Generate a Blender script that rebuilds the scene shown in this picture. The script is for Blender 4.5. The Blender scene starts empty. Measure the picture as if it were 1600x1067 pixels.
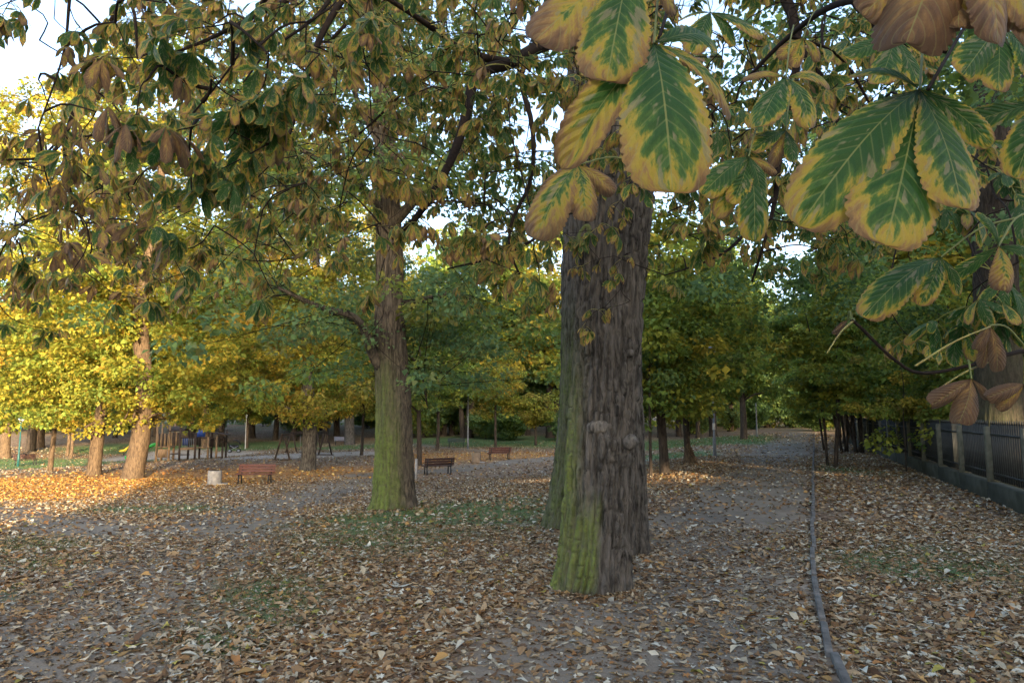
import bpy, math, random
import numpy as np
from mathutils import Vector, Matrix

# ------------------------------------------------------------------ camera, sky, sun, exposure
SC = bpy.context.scene
COL = SC.collection
R = math.radians
F = 1062.0                       # focal length in pixels of the 1600 px wide photograph
CAMZ = 2.0
PITCH = math.atan((648 - 533.5) / F)
cam_d = bpy.data.cameras.new('camera')
cam_d.sensor_width = 36.0
cam_d.lens = 36.0 * F / 1600.0
cam_d.clip_start = 0.05
cam_d.clip_end = 2000
cam = bpy.data.objects.new('camera', cam_d)
COL.objects.link(cam)
cam.location = (0, 0, CAMZ)
cam.rotation_euler = (R(90) + PITCH, 0, 0)
SC.camera = cam

SUN_EL = R(9.5)
LDIR = Vector((-0.335, 0.942, 0)).normalized()       # where the light travels, on the ground
w = bpy.data.worlds.new('World')
SC.world = w
w.use_nodes = True
nt = w.node_tree
sky = nt.nodes.new('ShaderNodeTexSky')
sky.sky_type = 'NISHITA'
sky.sun_disc = False
sky.sun_elevation = SUN_EL
sky.sun_rotation = math.atan2(-LDIR.x, -LDIR.y)
sky.altitude = 100
sky.air_density = 0.65
sky.dust_density = 3.5
sky.ozone_density = 0.4
nt.nodes['Background'].inputs['Strength'].default_value = 0.15
nt.links.new(sky.outputs[0], nt.nodes['Background'].inputs['Color'])
sd = bpy.data.lights.new('sun', 'SUN')
sd.energy = 2.0
sd.angle = R(0.6)
sd.color = (1.0, 0.74, 0.46)
sun = bpy.data.objects.new('sun', sd)
COL.objects.link(sun)
sun.rotation_euler = Vector((LDIR.x * math.cos(SUN_EL), LDIR.y * math.cos(SUN_EL), -math.sin(SUN_EL))).to_track_quat('-Z', 'Y').to_euler()
SC.view_settings.view_transform = 'Standard'
SC.view_settings.look = 'None'
SC.view_settings.gamma = 1.0
SC.view_settings.exposure = 3.0
SC.render.engine = 'CYCLES'
SC.cycles.use_denoising = True
SC.cycles.sample_clamp_indirect = 4.0
SC.cycles.max_bounces = 6
SC.cycles.diffuse_bounces = 4
SC.cycles.transmission_bounces = 4
SC.cycles.transparent_max_bounces = 4

# ------------------------------------------------------------------ helpers
rng = np.random.default_rng(7)
random.seed(7)

def S(a, b, x):
    t = np.clip((np.asarray(x, float) - a) / (b - a), 0, 1)
    return t * t * (3 - 2 * t)

_tab = np.random.default_rng(3).random((64, 64, 64))
def noise3(x, y, z):
    x, y, z = np.broadcast_arrays(np.asarray(x, float), np.asarray(y, float), np.asarray(z, float))
    xi, yi, zi = np.floor(x).astype(int), np.floor(y).astype(int), np.floor(z).astype(int)
    xf, yf, zf = x - xi, y - yi, z - zi
    xf, yf, zf = [t * t * (3 - 2 * t) for t in (xf, yf, zf)]
    r = 0
    for i in (0, 1):
        for j in (0, 1):
            for k in (0, 1):
                wgt = (xf if i else 1 - xf) * (yf if j else 1 - yf) * (zf if k else 1 - zf)
                r = r + wgt * _tab[(xi + i) % 64, (yi + j) % 64, (zi + k) % 64]
    return r
def fbm(x, y, z, o=3):
    r, a, s = 0, .5, 1.0
    for i in range(o):
        r = r + a * noise3(x * s + 7.3 * i, y * s + 3.1 * i, z * s + 5.7 * i)
        a *= .5; s *= 2.03
    return r / (1 - .5 ** o)

def ray(px, py):
    xc, zc = (px - 800) / F, (533.5 - py) / F
    c, s = math.cos(PITCH), math.sin(PITCH)
    d = np.array([xc, c - zc * s, s + zc * c])
    return d / d[1]
def P(px, py, d):                      # the point seen at a pixel, d metres ahead
    r = ray(px, py)
    return np.array([0, 0, CAMZ]) + r * d

def terrain(x, y):
    x = np.asarray(x, float); y = np.asarray(y, float)
    u = x - 0.42 * y
    base = -1.1 * S(-3, -16, u) * S(6, 28, y) - 0.9 * S(-35, -62, u) * S(10, 45, y)
    z = base * (1 - S(58, 108, y)) + 1.15 * S(85, 190, y)
    # bank up towards the fence wall
    z = z + 0.07 * S(0.6, 3.6, u) * S(60, 30, y)
    z = z + 0.05 * (fbm(x * .35, y * .35, 0.5) - .5) * S(0, 4, np.abs(y))
    return z
def G(px, py):
    r = ray(px, py)
    lo = 1.0
    prev = lo
    d = lo
    while d < 400:
        p = np.array([0, 0, CAMZ]) + r * d
        if p[2] <= terrain(p[0], p[1]):
            a, b = prev, d
            for _ in range(30):
                m = (a + b) / 2
                q = np.array([0, 0, CAMZ]) + r * m
                if q[2] <= terrain(q[0], q[1]): b = m
                else: a = m
            return np.array([0, 0, CAMZ]) + r * b
        prev = d
        d *= 1.01
    return np.array([0, 0, CAMZ]) + r * 150
def ground(x, y):
    return np.array([x, y, float(terrain(x, y))])

def mesh_np(name, V, polys, mat=None, attrs=None, smooth=False):
    """V (n,3); polys: list of (k,m) int arrays with m corners each"""
    me = bpy.data.meshes.new(name)
    V = np.asarray(V, np.float32)
    me.vertices.add(len(V))
    me.vertices.foreach_set('co', V.ravel())
    polys = [np.asarray(p, np.int32) for p in polys if len(p)]
    nl = sum(p.size for p in polys)
    npoly = sum(len(p) for p in polys)
    me.loops.add(nl)
    me.loops.foreach_set('vertex_index', np.concatenate([p.ravel() for p in polys]))
    me.polygons.add(npoly)
    tot = np.concatenate([np.full(len(p), p.shape[1], np.int32) for p in polys])
    st = np.concatenate([[0], np.cumsum(tot)[:-1]]).astype(np.int32)
    me.polygons.foreach_set('loop_start', st)
    me.polygons.foreach_set('loop_total', tot)
    if smooth:
        me.polygons.foreach_set('use_smooth', np.ones(npoly, bool))
    me.update(calc_edges=True)
    me.validate()
    if attrs:
        for k, v in attrs.items():
            v = np.asarray(v, np.float32)
            if v.ndim == 1:
                a = me.attributes.new(k, 'FLOAT', 'POINT'); a.data.foreach_set('value', v)
            else:
                if v.shape[1] == 3:
                    v = np.concatenate([v, np.ones((len(v), 1), np.float32)], 1)
                a = me.attributes.new(k, 'FLOAT_COLOR', 'POINT'); a.data.foreach_set('color', v.ravel())
    if mat: me.materials.append(mat)
    return me

ROOTLOC = {}
def link(name, me, parent=None, loc=None, kind=None, label=None):
    o = bpy.data.objects.new(name, me)
    COL.objects.link(o)
    if parent is not None: o.parent = parent
    if loc is not None: o.location = loc
    if kind: o['kind'] = kind
    if label: o['label'] = label
    return o
def thing(name, label, cat, loc=(0, 0, 0), rz=0, group=None):
    o = bpy.data.objects.new(name, None)
    o.empty_display_size = .2
    COL.objects.link(o)
    o.location = [float(c) for c in loc]
    o.rotation_euler = (0, 0, rz)
    o['label'] = label; o['category'] = cat
    if group: o['group'] = group
    return o
def tag(o, label, cat, group=None):
    o['label'] = label; o['category'] = cat
    if group: o['group'] = group
    return o

class MB:
    def __init__(s):
        s.v, s.p, s.n = [], {}, 0
    def add(s, V, polys):
        V = np.asarray(V, float)
        s.v.append(V)
        for p in polys:
            p = np.asarray(p, int)
            if len(p): s.p.setdefault(p.shape[1], []).append(p + s.n)
        s.n += len(V)
        return s
    def box(s, c, d, rot=None, bev=0.0):
        x, y, z = [t / 2 for t in d]
        if bev <= 0:
            V = np.array([[i * x, j * y, k * z] for i in (-1, 1) for j in (-1, 1) for k in (-1, 1)], float)
            f = [[0, 1, 3, 2], [4, 6, 7, 5], [0, 4, 5, 1], [2, 3, 7, 6], [0, 2, 6, 4], [1, 5, 7, 3]]
            polys = [f]
        else:
            b = min(bev, .45 * min(d))
            pts, rings = [], []
            for zz, ins in ((-z, b), (-z + b, 0), (z - b, 0), (z, b)):
                ring = []
                for (sx, sy) in ((1, 1), (-1, 1), (-1, -1), (1, -1)):
                    X, Y = x - ins, y - ins
                    if (sx * sy) > 0: a = [(sx * X, sy * (Y - b)), (sx * (X - b), sy * Y)]
                    else: a = [(sx * (X - b), sy * Y), (sx * X, sy * (Y - b))]
                    for q in a:
                        ring.append(len(pts)); pts.append([q[0], q[1], zz])
                rings.append(ring)
            V = np.array(pts, float)
            q = []
            for a, bb in zip(rings[:-1], rings[1:]):
                for i in range(8):
                    q.append([a[i], a[(i + 1) % 8], bb[(i + 1) % 8], bb[i]])
            polys = [q, [rings[0][::-1], rings[-1]]]
        if rot is not None: V = V @ np.array(rot.to_3x3()).T
        return s.add(V + np.array(c, float), polys)
    def bar(s, a, b, wx, wy, bev=0.0):
        a, b = Vector(a), Vector(b)
        d = b - a
        m = d.to_track_quat('Z', 'Y').to_matrix()
        return s.box((a + b) / 2, (wx, wy, d.length), m, bev)
    def tube(s, pts, rad, sides=8, cap=True):
        V, polys = tube_np(pts, rad, sides, cap)
        return s.add(V, polys)
    def mesh(s, name, mat, off=(0, 0, 0), smooth=False, attrs=None):
        V = np.concatenate(s.v) - np.array(off, float)
        return mesh_np(name, V, [np.concatenate(v) for v in s.p.values()], mat, attrs, smooth)

def frames(pts):
    pts = np.asarray(pts, float)
    t = np.gradient(pts, axis=0)
    t /= np.maximum(np.linalg.norm(t, axis=1), 1e-9)[:, None]
    ref = np.array([0.3, 0.9, 0.1]) if abs(t[0][2]) > .7 else np.array([0, 0, 1.0])
    A = np.zeros_like(pts); B = np.zeros_like(pts)
    for i in range(len(pts)):
        a = ref - t[i] * np.dot(ref, t[i]); n = np.linalg.norm(a)
        a = a / n if n > 1e-6 else np.array([1.0, 0, 0])
        ref = a
        A[i] = a; B[i] = np.cross(t[i], a)
    return t, A, B
def tube_np(pts, rad, sides=8, cap=True):
    pts = np.asarray(pts, float); n = len(pts)
    rad = np.broadcast_to(np.asarray(rad, float), (n,))
    t, A, B = frames(pts)
    an = np.linspace(0, 2 * np.pi, sides, endpoint=False)
    V = pts[:, None, :] + rad[:, None, None] * (np.cos(an)[None, :, None] * A[:, None, :] + np.sin(an)[None, :, None] * B[:, None, :])
    V = V.reshape(-1, 3)
    i = np.arange(n - 1)[:, None] * sides; j = np.arange(sides)[None, :]; j2 = (j + 1) % sides
    q = np.stack([i + j, i + j2, i + sides + j2, i + sides + j], -1).reshape(-1, 4)
    polys = [q]
    if cap and sides > 2:
        polys.append(np.array([list(range(sides))[::-1], list(range((n - 1) * sides, n * sides))]))
    return V, polys
def smooth_path(pts, n):
    pts = np.asarray(pts, float)
    if len(pts) < 3:
        t = np.linspace(0, 1, n)[:, None]
        return pts[0] * (1 - t) + pts[-1] * t
    k = np.linspace(0, len(pts) - 1, n)
    ext = np.vstack([2 * pts[0] - pts[1], pts, 2 * pts[-1] - pts[-2]])
    i = np.minimum(np.floor(k).astype(int), len(pts) - 2); f = (k - i)[:, None]
    p0, p1, p2, p3 = ext[i], ext[i + 1], ext[i + 2], ext[i + 3]
    return .5 * ((2 * p1) + (-p0 + p2) * f + (2 * p0 - 5 * p1 + 4 * p2 - p3) * f * f + (-p0 + 3 * p1 - 3 * p2 + p3) * f ** 3)

# ------------------------------------------------------------------ materials
def new_mat(name):
    m = bpy.data.materials.new(name); m.use_nodes = True
    n = m.node_tree.nodes
    b = n['Principled BSDF']
    return m, m.node_tree, b
class N:
    """tiny node helper"""
    def __init__(s, tree): s.t = tree
    def node(s, typ, **kw):
        n = s.t.nodes.new(typ)
        for k, v in kw.items(): setattr(n, k, v)
        return n
    def val(s, inp, v):
        if hasattr(v, 'is_linked') or isinstance(v, bpy.types.NodeSocket): s.t.links.new(v, inp)
        else: inp.default_value = v
    def math(s, op, a, b=0.0, clamp=False):
        n = s.node('ShaderNodeMath', operation=op); n.use_clamp = clamp
        s.val(n.inputs[0], a); s.val(n.inputs[1], b)
        return n.outputs[0]
    def noise(s, vec=None, scale=5.0, detail=3.0, rough=.55, dist=0.0):
        n = s.node('ShaderNodeTexNoise')
        if vec is not None: s.t.links.new(vec, n.inputs['Vector'])
        n.inputs['Scale'].default_value = scale; n.inputs['Detail'].default_value = detail
        n.inputs['Roughness'].default_value = rough; n.inputs['Distortion'].default_value = dist
        return n.outputs['Fac']
    def ramp(s, fac, stops):
        n = s.node('ShaderNodeValToRGB')
        e = n.color_ramp.elements
        while len(e) > 1: e.remove(e[-1])
        for i, (p, c) in enumerate(stops):
            x = e[0] if i == 0 else e.new(p)
            x.position = p
            c = (c, c, c) if isinstance(c, (int, float)) else c
            x.color = (*c, 1)
        s.val(n.inputs[0], fac)
        return n.outputs[0]
    def mix(s, fac, a, b, mode='MIX'):
        n = s.node('ShaderNodeMix', data_type='RGBA', blend_type=mode)
        s.val(n.inputs[0], fac)
        s.val(n.inputs[6], a if isinstance(a, bpy.types.NodeSocket) else (*a, 1))
        s.val(n.inputs[7], b if isinstance(b, bpy.types.NodeSocket) else (*b, 1))
        return n.outputs[2]
    def attr(s, name, out='Fac'):
        return s.node('ShaderNodeAttribute', attribute_name=name).outputs[out]
    def bump(s, h, strength=.5, dist=.02):
        n = s.node('ShaderNodeBump')
        n.inputs['Strength'].default_value = strength; n.inputs['Distance'].default_value = dist
        s.t.links.new(h, n.inputs['Height'])
        return n.outputs[0]
    def pos(s, typ='Object'):
        return s.node('ShaderNodeTexCoord').outputs[typ]
    def mapping(s, vec, scale=(1, 1, 1), loc=(0, 0, 0)):
        n = s.node('ShaderNodeMapping')
        s.t.links.new(vec, n.inputs[0]); n.inputs['Scale'].default_value = scale; n.inputs['Location'].default_value = loc
        return n.outputs[0]

def simple_mat(name, c1, c2=None, scale=6.0, rough=.75, bump=.0, metallic=0.0, stretch=(1, 1, 1), spec=.3):
    m, t, b = new_mat(name); n = N(t)
    vec = n.mapping(n.pos(), stretch)
    f = n.noise(vec, scale, 5)
    c2 = c2 or tuple(x * .65 for x in c1)
    t.links.new(n.ramp(f, [(.3, c2), (.7, c1)]), b.inputs['Base Color'])
    b.inputs['Roughness'].default_value = rough; b.inputs['Metallic'].default_value = metallic
    b.inputs['Specular IOR Level'].default_value = spec
    if bump:
        t.links.new(n.bump(n.noise(vec, scale * 3, 4), bump, .01), b.inputs['Normal'])
    return m

def bark_mat(name, c_dark, c_light, moss=(.10, .17, .035), scale=1.0):
    m, t, b = new_mat(name); n = N(t)
    p = n.mapping(n.pos(), (scale, scale, scale * .20))
    f1 = n.noise(p, 19, 6, .66, .5)
    f2 = n.noise(n.pos(), 3.0, 3)
    col = n.ramp(f1, [(.40, c_dark), (.50, tuple((a + b) / 2 for a, b in zip(c_dark, c_light))), (.62, c_light)])
    col = n.mix(n.math('MULTIPLY', n.math('SUBTRACT', f2, .35), .9, True), col, tuple(x * .75 + .02 for x in c_light))
    mo = n.attr('moss')
    fm = n.noise(n.pos(), 26, 4, .65)
    mm = n.math('MULTIPLY', mo, n.ramp(fm, [(.28, .25), (.55, 1.0)]))
    mcol = n.ramp(n.noise(n.pos(), 9, 4), [(.3, tuple(x * .55 for x in moss)), (.7, moss)])
    col = n.mix(mm, col, mcol)
    t.links.new(col, b.inputs['Base Color'])
    b.inputs['Roughness'].default_value = .95; b.inputs['Specular IOR Level'].default_value = .12
    t.links.new(n.bump(n.noise(p, 26, 5, .7, .5), 1.0, .03), b.inputs['Normal'])
    return m

def leaf_col_mat(name, trans=.35, rough=.6, attr='Col', spec=.25):
    m, t, b = new_mat(name); n = N(t)
    c = n.attr(attr, 'Color')
    t.links.new(c, b.inputs['Base Color'])
    b.inputs['Roughness'].default_value = rough; b.inputs['Specular IOR Level'].default_value = spec
    tr = n.node('ShaderNodeBsdfTranslucent')
    t.links.new(c, tr.inputs[0])
    mx = n.node('ShaderNodeMixShader'); mx.inputs[0].default_value = trans
    t.links.new(b.outputs[0], mx.inputs[1]); t.links.new(tr.outputs[0], mx.inputs[2])
    t.links.new(mx.outputs[0], t.nodes['Material Output'].inputs['Surface'])
    return m

def chestnut_leaf_mat():
    m, t, b = new_mat('chestnut_leaf'); n = N(t)
    a = n.node('ShaderNodeAttribute', attribute_name='leaf')
    sp = n.node('ShaderNodeSeparateColor'); t.links.new(a.outputs['Color'], sp.inputs[0])
    u, vs, age, rnd = sp.outputs[0], sp.outputs[1], sp.outputs[2], a.outputs['Alpha']
    v = n.math('MULTIPLY', n.math('SUBTRACT', vs, .5), 2.0)
    av = n.math('ABSOLUTE', v)
    cb = n.node('ShaderNodeCombineXYZ')
    d = n.math('SUBTRACT', u, n.math('MULTIPLY', av, .22))
    t.links.new(n.math('ADD', n.math('MULTIPLY', d, 3.2), n.math('MULTIPLY', rnd, 41)), cb.inputs[0])
    t.links.new(n.math('ADD', n.math('MULTIPLY', v, 1.0), n.math('MULTIPLY', rnd, 17)), cb.inputs[1])
    t.links.new(n.math('MULTIPLY', rnd, 53), cb.inputs[2])
    n1 = n.noise(cb.outputs[0], 2.2, 9, .62)
    edge = n.math('ADD', n.math('MULTIPLY', n.math('POWER', av, 2.0), .34), n.math('MULTIPLY', n.math('POWER', u, 3.0), .36))
    vein = n.math('SINE', n.math('MULTIPLY', d, 75.0))
    q = n.math('ADD', n.math('MULTIPLY', age, 1.0), edge)
    q = n.math('ADD', q, n.math('MULTIPLY', n.math('SUBTRACT', n1, .5), 1.05))
    q = n.math('ADD', q, n.math('MULTIPLY', vein, -.022))
    col = n.ramp(q, [(.30, (.024, .080, .015)), (.43, (.058, .130, .022)), (.475, (.17, .20, .026)), (.53, (.38, .29, .036)), (.63, (.36, .25, .045)),
                     (.69, (.31, .185, .062)), (.80, (.21, .120, .052)), (1.0, (.125, .072, .041))])
    # pale mined blotches between the veins
    cb2 = n.node('ShaderNodeCombineXYZ')
    t.links.new(n.math('ADD', n.math('MULTIPLY', d, 7.5), n.math('MULTIPLY', rnd, 23)), cb2.inputs[0])
    t.links.new(n.math('ADD', n.math('MULTIPLY', v, 1.6), n.math('MULTIPLY', rnd, 71)), cb2.inputs[1])
    n2 = n.noise(cb2.outputs[0], 1.0, 3, .5)
    bl = n.ramp(n2, [(.57, 0.0), (.62, 1.0)])
    bl = n.math('MULTIPLY', bl, n.math('LESS_THAN', q, .62))
    bl = n.math('MULTIPLY', bl, n.math('GREATER_THAN', av, .10))
    col = n.mix(n.math('MULTIPLY', bl, .7), col, (.24, .215, .12))
    fr = n.math('ABSOLUTE', n.math('SUBTRACT', n.math('FRACT', n.math('MULTIPLY', d, 11.5)), .5))
    ven = n.math('MULTIPLY', n.ramp(fr, [(.0, 1.0), (.05, .6), (.10, 0.0)]), .42)
    col = n.mix(ven, col, n.mix(.55, col, (.34, .34, .12)))
    fine = n.noise(cb.outputs[0], 30, 3, .7)
    col = n.mix(.30, col, n.ramp(fine, [(.3, .55), (.7, 1.25)]), 'MULTIPLY')
    mid = n.math('LESS_THAN', av, .022)
    col = n.mix(n.math('MULTIPLY', mid, .6), col, (.26, .27, .09))
    t.links.new(col, b.inputs['Base Color'])
    b.inputs['Roughness'].default_value = .5; b.inputs['Specular IOR Level'].default_value = .3
    t.links.new(n.bump(n.math('ADD', n.math('MULTIPLY', fr, -2.0), n.math('MULTIPLY', fine, .5)), .8, .0035), b.inputs['Normal'])
    tr = n.node('ShaderNodeBsdfTranslucent'); t.links.new(col, tr.inputs[0])
    mx = n.node('ShaderNodeMixShader'); mx.inputs[0].default_value = .45
    t.links.new(b.outputs[0], mx.inputs[1]); t.links.new(tr.outputs[0], mx.inputs[2])
    t.links.new(mx.outputs[0], t.nodes['Material Output'].inputs['Surface'])
    return m

def ground_mat():
    m, t, b = new_mat('ground'); n = N(t)
    p = n.pos()
    dirt = n.ramp(n.noise(p, 1.7, 6, .65), [(.3, (.140, .122, .094)), (.7, (.250, .220, .172))])
    grit = n.noise(p, 60, 3, .7)
    dirt = n.mix(.35, dirt, n.ramp(grit, [(.35, (.05, .043, .038)), (.65, (.26, .235, .21))]))
    dirt = n.mix(.8, dirt, n.ramp(n.noise(p, .45, 4, .6, .4), [(.35, (.62, .62, .64)), (.65, (1.12, 1.08, 1.02))]), 'MULTIPLY')
    vor = n.node('ShaderNodeTexVoronoi'); vor.inputs['Scale'].default_value = 9.0
    t.links.new(p, vor.inputs['Vector'])
    sep = n.node('ShaderNodeSeparateColor'); t.links.new(vor.outputs['Color'], sep.inputs[0])
    lit1 = n.ramp(sep.outputs[0], [(.0, (.05, .028, .016)), (.3, (.11, .062, .034)), (.6, (.20, .125, .070)), (.85, (.29, .21, .14)), (1.0, (.42, .36, .29))])
    lit2 = n.ramp(sep.outputs[0], [(.0, (.12, .05, .016)), (.4, (.26, .115, .030)), (.75, (.38, .20, .055)), (1.0, (.48, .34, .14))])
    lit = n.mix(n.attr('orange'), lit1, lit2)
    gr = n.ramp(n.noise(p, 14, 5, .7), [(.3, (.030, .100, .036)), (.7, (.085, .190, .066))])
    col = n.mix(n.attr('litter'), dirt, lit)
    gm = n.math('MULTIPLY', n.attr('grass'), n.ramp(n.noise(p, 3.5, 5, .7), [(.32, .35), (.62, 1.0)]))
    col = n.mix(gm, col, gr)
    col = n.mix(n.attr('sand'), col, n.ramp(grit, [(.3, (.24, .21, .175)), (.7, (.36, .325, .28))]))
    t.links.new(col, b.inputs['Base Color'])
    b.inputs['Roughness'].default_value = 1.0; b.inputs['Specular IOR Level'].default_value = .1
    h = n.math('ADD', n.math('MULTIPLY', n.noise(p, 5, 5, .6), 1.0), n.math('MULTIPLY', vor.outputs['Distance'], .25))
    t.links.new(n.bump(h, .38, .05), b.inputs['Normal'])
    return m

M = {}
M['ground'] = ground_mat()
M['bark_big'] = bark_mat('bark_big', (.015, .014, .012), (.112, .103, .090), (.150, .195, .050))
M['bark_oak'] = bark_mat('bark_oak', (.024, .020, .016), (.112, .093, .070), (.150, .200, .046))
M['bark_dark'] = bark_mat('bark_dark', (.022, .018, .015), (.070, .056, .044), (.07, .10, .03))
M['bark_tan'] = bark_mat('bark_tan', (.042, .029, .019), (.135, .096, .060), (.12, .14, .05))
M['twig'] = simple_mat('twig', (.020, .015, .012), (.009, .007, .006), 30, .9, spec=.1)
M['twig_green'] = simple_mat('twig_green', (.12, .085, .045), (.07, .05, .03), 40, .6)
M['petiole'] = simple_mat('petiole', (.22, .22, .06), (.16, .12, .04), 30, .5)
M['leafcol'] = leaf_col_mat('foliage', .5)
M['fallen'] = leaf_col_mat('fallen_leaf', .12, .75, spec=.2)
M['grass'] = leaf_col_mat('grass', .3, .6)
M['chestnut'] = chestnut_leaf_mat()
M['kerb'] = simple_mat('kerb_concrete', (.15, .142, .130), (.050, .048, .044), 7, .9, .4)
M['concrete'] = simple_mat('concrete', (.34, .32, .29), (.20, .19, .17), 6, .9, .4)
M['concrete_brown'] = simple_mat('concrete_brown', (.26, .20, .14), (.16, .12, .085), 6, .9, .4)
M['plinth'] = simple_mat('plinth', (.055, .058, .045), (.02, .024, .015), 3, .95, .6)
M['fence_metal'] = simple_mat('fence_metal', (.030, .036, .036), (.016, .018, .018), 20, .55)
M['fence_post'] = simple_mat('fence_post', (.17, .155, .11), (.07, .07, .045), 5, .9, .4)
M['red_wood'] = simple_mat('red_wood', (.125, .048, .034), (.065, .026, .019), 5, .6, .15, stretch=(1, 8, 8))
M['brown_wood'] = simple_mat('brown_wood', (.058, .027, .020), (.028, .014, .011), 5, .6, .15, stretch=(1, 8, 8))
M['green_wood'] = simple_mat('green_wood', (.035, .055, .050), (.018, .03, .03), 5, .6, .15, stretch=(1, 8, 8))
M['grey_wood'] = simple_mat('grey_wood', (.16, .17, .22), (.09, .10, .13), 5, .6, .15, stretch=(1, 8, 8))
M['iron'] = simple_mat('iron', (.028, .027, .026), (.015, .015, .015), 15, .5)
M['play_wood'] = simple_mat('play_wood', (.34, .22, .11), (.19, .11, .055), 4, .7, .15, stretch=(6, 6, 1))
M['play_dark'] = simple_mat('play_dark', (.07, .045, .03), (.035, .024, .018), 4, .8)
M['slide_green'] = simple_mat('slide_green', (.03, .42, .06), (.02, .34, .05), 3, .35, spec=.5)
M['blue'] = simple_mat('blue_panel', (.03, .08, .32), (.02, .06, .24), 3, .4)
M['yellow'] = simple_mat('yellow_panel', (.60, .42, .03), (.50, .34, .02), 3, .4)
M['lamp_metal'] = simple_mat('lamp_metal', (.17, .19, .21), (.11, .12, .14), 10, .5)
M['lamp_green'] = simple_mat('lamp_green', (.015, .085, .080), (.01, .06, .06), 10, .5)
M['white'] = simple_mat('white_paint', (.62, .60, .55), (.45, .43, .38), 8, .6)
M['black_fabric'] = simple_mat('black_fabric', (.020, .021, .024), (.012, .012, .014), 30, .9)
M['rubber'] = simple_mat('rubber', (.025, .025, .025), (.015, .015, .015), 20, .8)
M['steel'] = simple_mat('steel', (.35, .36, .38), (.25, .26, .28), 20, .35, metallic=.8)
M['lamp_glass'] = simple_mat('lamp_glass', (.55, .56, .55), (.45, .46, .46), 8, .25, spec=.5)
M['plaster'] = simple_mat('plaster', (.42, .36, .29), (.34, .29, .23), 2, .9, .2)
M['roof_felt'] = simple_mat('roof_felt', (.08, .075, .07), (.05, .05, .05), 4, .9)
M['window_glass'] = simple_mat('window_glass', (.05, .06, .07), (.04, .05, .06), 3, .1, spec=.6)

# ------------------------------------------------------------------ ground and paths
def seg_dist(x, y, poly):
    d = np.full(np.shape(x), 1e9)
    for a, b in zip(poly[:-1], poly[1:]):
        ax, ay = a[0], a[1]; bx, by = b[0] - ax, b[1] - ay
        t = np.clip(((x - ax) * bx + (y - ay) * by) / (bx * bx + by * by), 0, 1)
        d = np.minimum(d, np.hypot(x - ax - t * bx, y - ay - t * by))
    return d
kerb_px = [(1312, 1067), (1296, 1010), (1279, 950), (1272, 890), (1270, 830), (1271, 770), (1271, 720), (1272, 690), (1273, 672), (1272, 662)]
kerb_pts = [G(*p) for p in kerb_px]
kerb_pts = [np.array([2 * kerb_pts[0][0] - kerb_pts[1][0], 2 * kerb_pts[0][1] - kerb_pts[1][1] - .6, 0])] + kerb_pts
kerb_path = smooth_path(kerb_pts, 400)
def kerb_x(y):
    return np.interp(y, kerb_path[:, 1], kerb_path[:, 0])
PATH_R = [np.array([kerb_x(y) - 1.75, y, 0]) for y in np.linspace(2.0, 95, 40)]
PATH_L1 = [G(*p) for p in [(-60, 1067), (130, 975), (280, 870), (420, 792), (520, 762), (600, 748)]]
PATH_L2 = [G(*p) for p in [(-140, 772), (0, 798), (120, 822), (280, 862)]]
PATH_F1 = [G(*p) for p in [(560, 742), (690, 736), (800, 722), (880, 714), (960, 708)]]
PATH_F2 = [G(*p) for p in [(560, 694), (640, 694), (700, 700), (780, 706)]]
SANDS = [(G(250, 712), 4.2, 7.0), (G(330, 712), 4.5, 6.0), (G(450, 712), 6.0, 5.0), (G(560, 708), 3.5, 3.5)]
LAWNS = [(G(60, 722), 14, 4.5), (G(-60, 730), 12, 4), (G(760, 688), 14, 11), (G(870, 690), 9, 11), (G(660, 690), 5, 6), (G(1080, 692), 9, 13),
         (G(1150, 690), 4, 8), (G(1040, 712), 3, 6), (G(400, 697), 8, 6), (G(560, 698), 6, 5), (G(220, 700), 10, 7)]
PATCH = [(G(60, 850), 2.0, 1.6), (G(20, 930), .8, .6), (G(250, 795), 3.2, 1.9), (G(430, 930), 1.1, 1.7), (G(560, 840), 2.2, 2.0),
         (G(330, 1000), .6, .6), (G(700, 800), 3.5, 4.0), (G(1450, 880), 1.5, 1.5), (G(1330, 735), 1.2, 3), (G(80, 880), 1.2, .8)]
ORANGE = [(G(150, 750), 9, 6.5), (G(480, 738), 7, 5), (G(30, 770), 6, 5), (G(300, 745), 7, 5), (G(690, 715), 5, 7), (G(800, 712), 6, 7)]
def ell(x, y, L, soft=.55):
    r = np.zeros(np.shape(x))
    for c, rx, ry in L:
        q = np.hypot((x - c[0]) / rx, (y - c[1]) / ry)
        r = np.maximum(r, S(1.0 + soft * .4, 1.0 - soft, q))
    return r
def masks(x, y):
    n1 = fbm(x * .55, y * .55, 3.3, 4) - .5
    n2 = fbm(x * 1.7, y * 1.7, 9.1, 3) - .5
    j = n1 * 1.6 + n2 * .7
    pr = S(1.85, 1.05, seg_dist(x, y, PATH_R) + j)
    pr = pr * S(.05, -.1, x - kerb_x(y))
    pl = np.maximum(S(1.9, .75, seg_dist(x, y, PATH_L1) + j * 1.1), S(1.5, .5, seg_dist(x, y, PATH_L2) + j))
    pf = np.maximum(S(1.6, .7, seg_dist(x, y, PATH_F1) + j), S(1.3, .6, seg_dist(x, y, PATH_F2) + j))
    path = np.maximum(np.maximum(pr, pl), pf)
    sand = ell(x + j, y + j, SANDS, .3)
    lawn = np.maximum(ell(x + j * 2, y + j * 2, LAWNS, .4), .8 * ell(x + j, y + j, PATCH, .7)) * (1 - path * .9)
    lawn = lawn * (1 - sand)
    far = S(60, 130, y)
    lawn = np.maximum(lawn, far * S(-.05, .12, n1) * .6)
    orange = ell(x + j, y + j, ORANGE, .6) * (1 - path * .7)
    litter = np.clip((1 - path) * (.82 + n2 * .7), 0, 1)
    return path, lawn, sand, orange, litter
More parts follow.
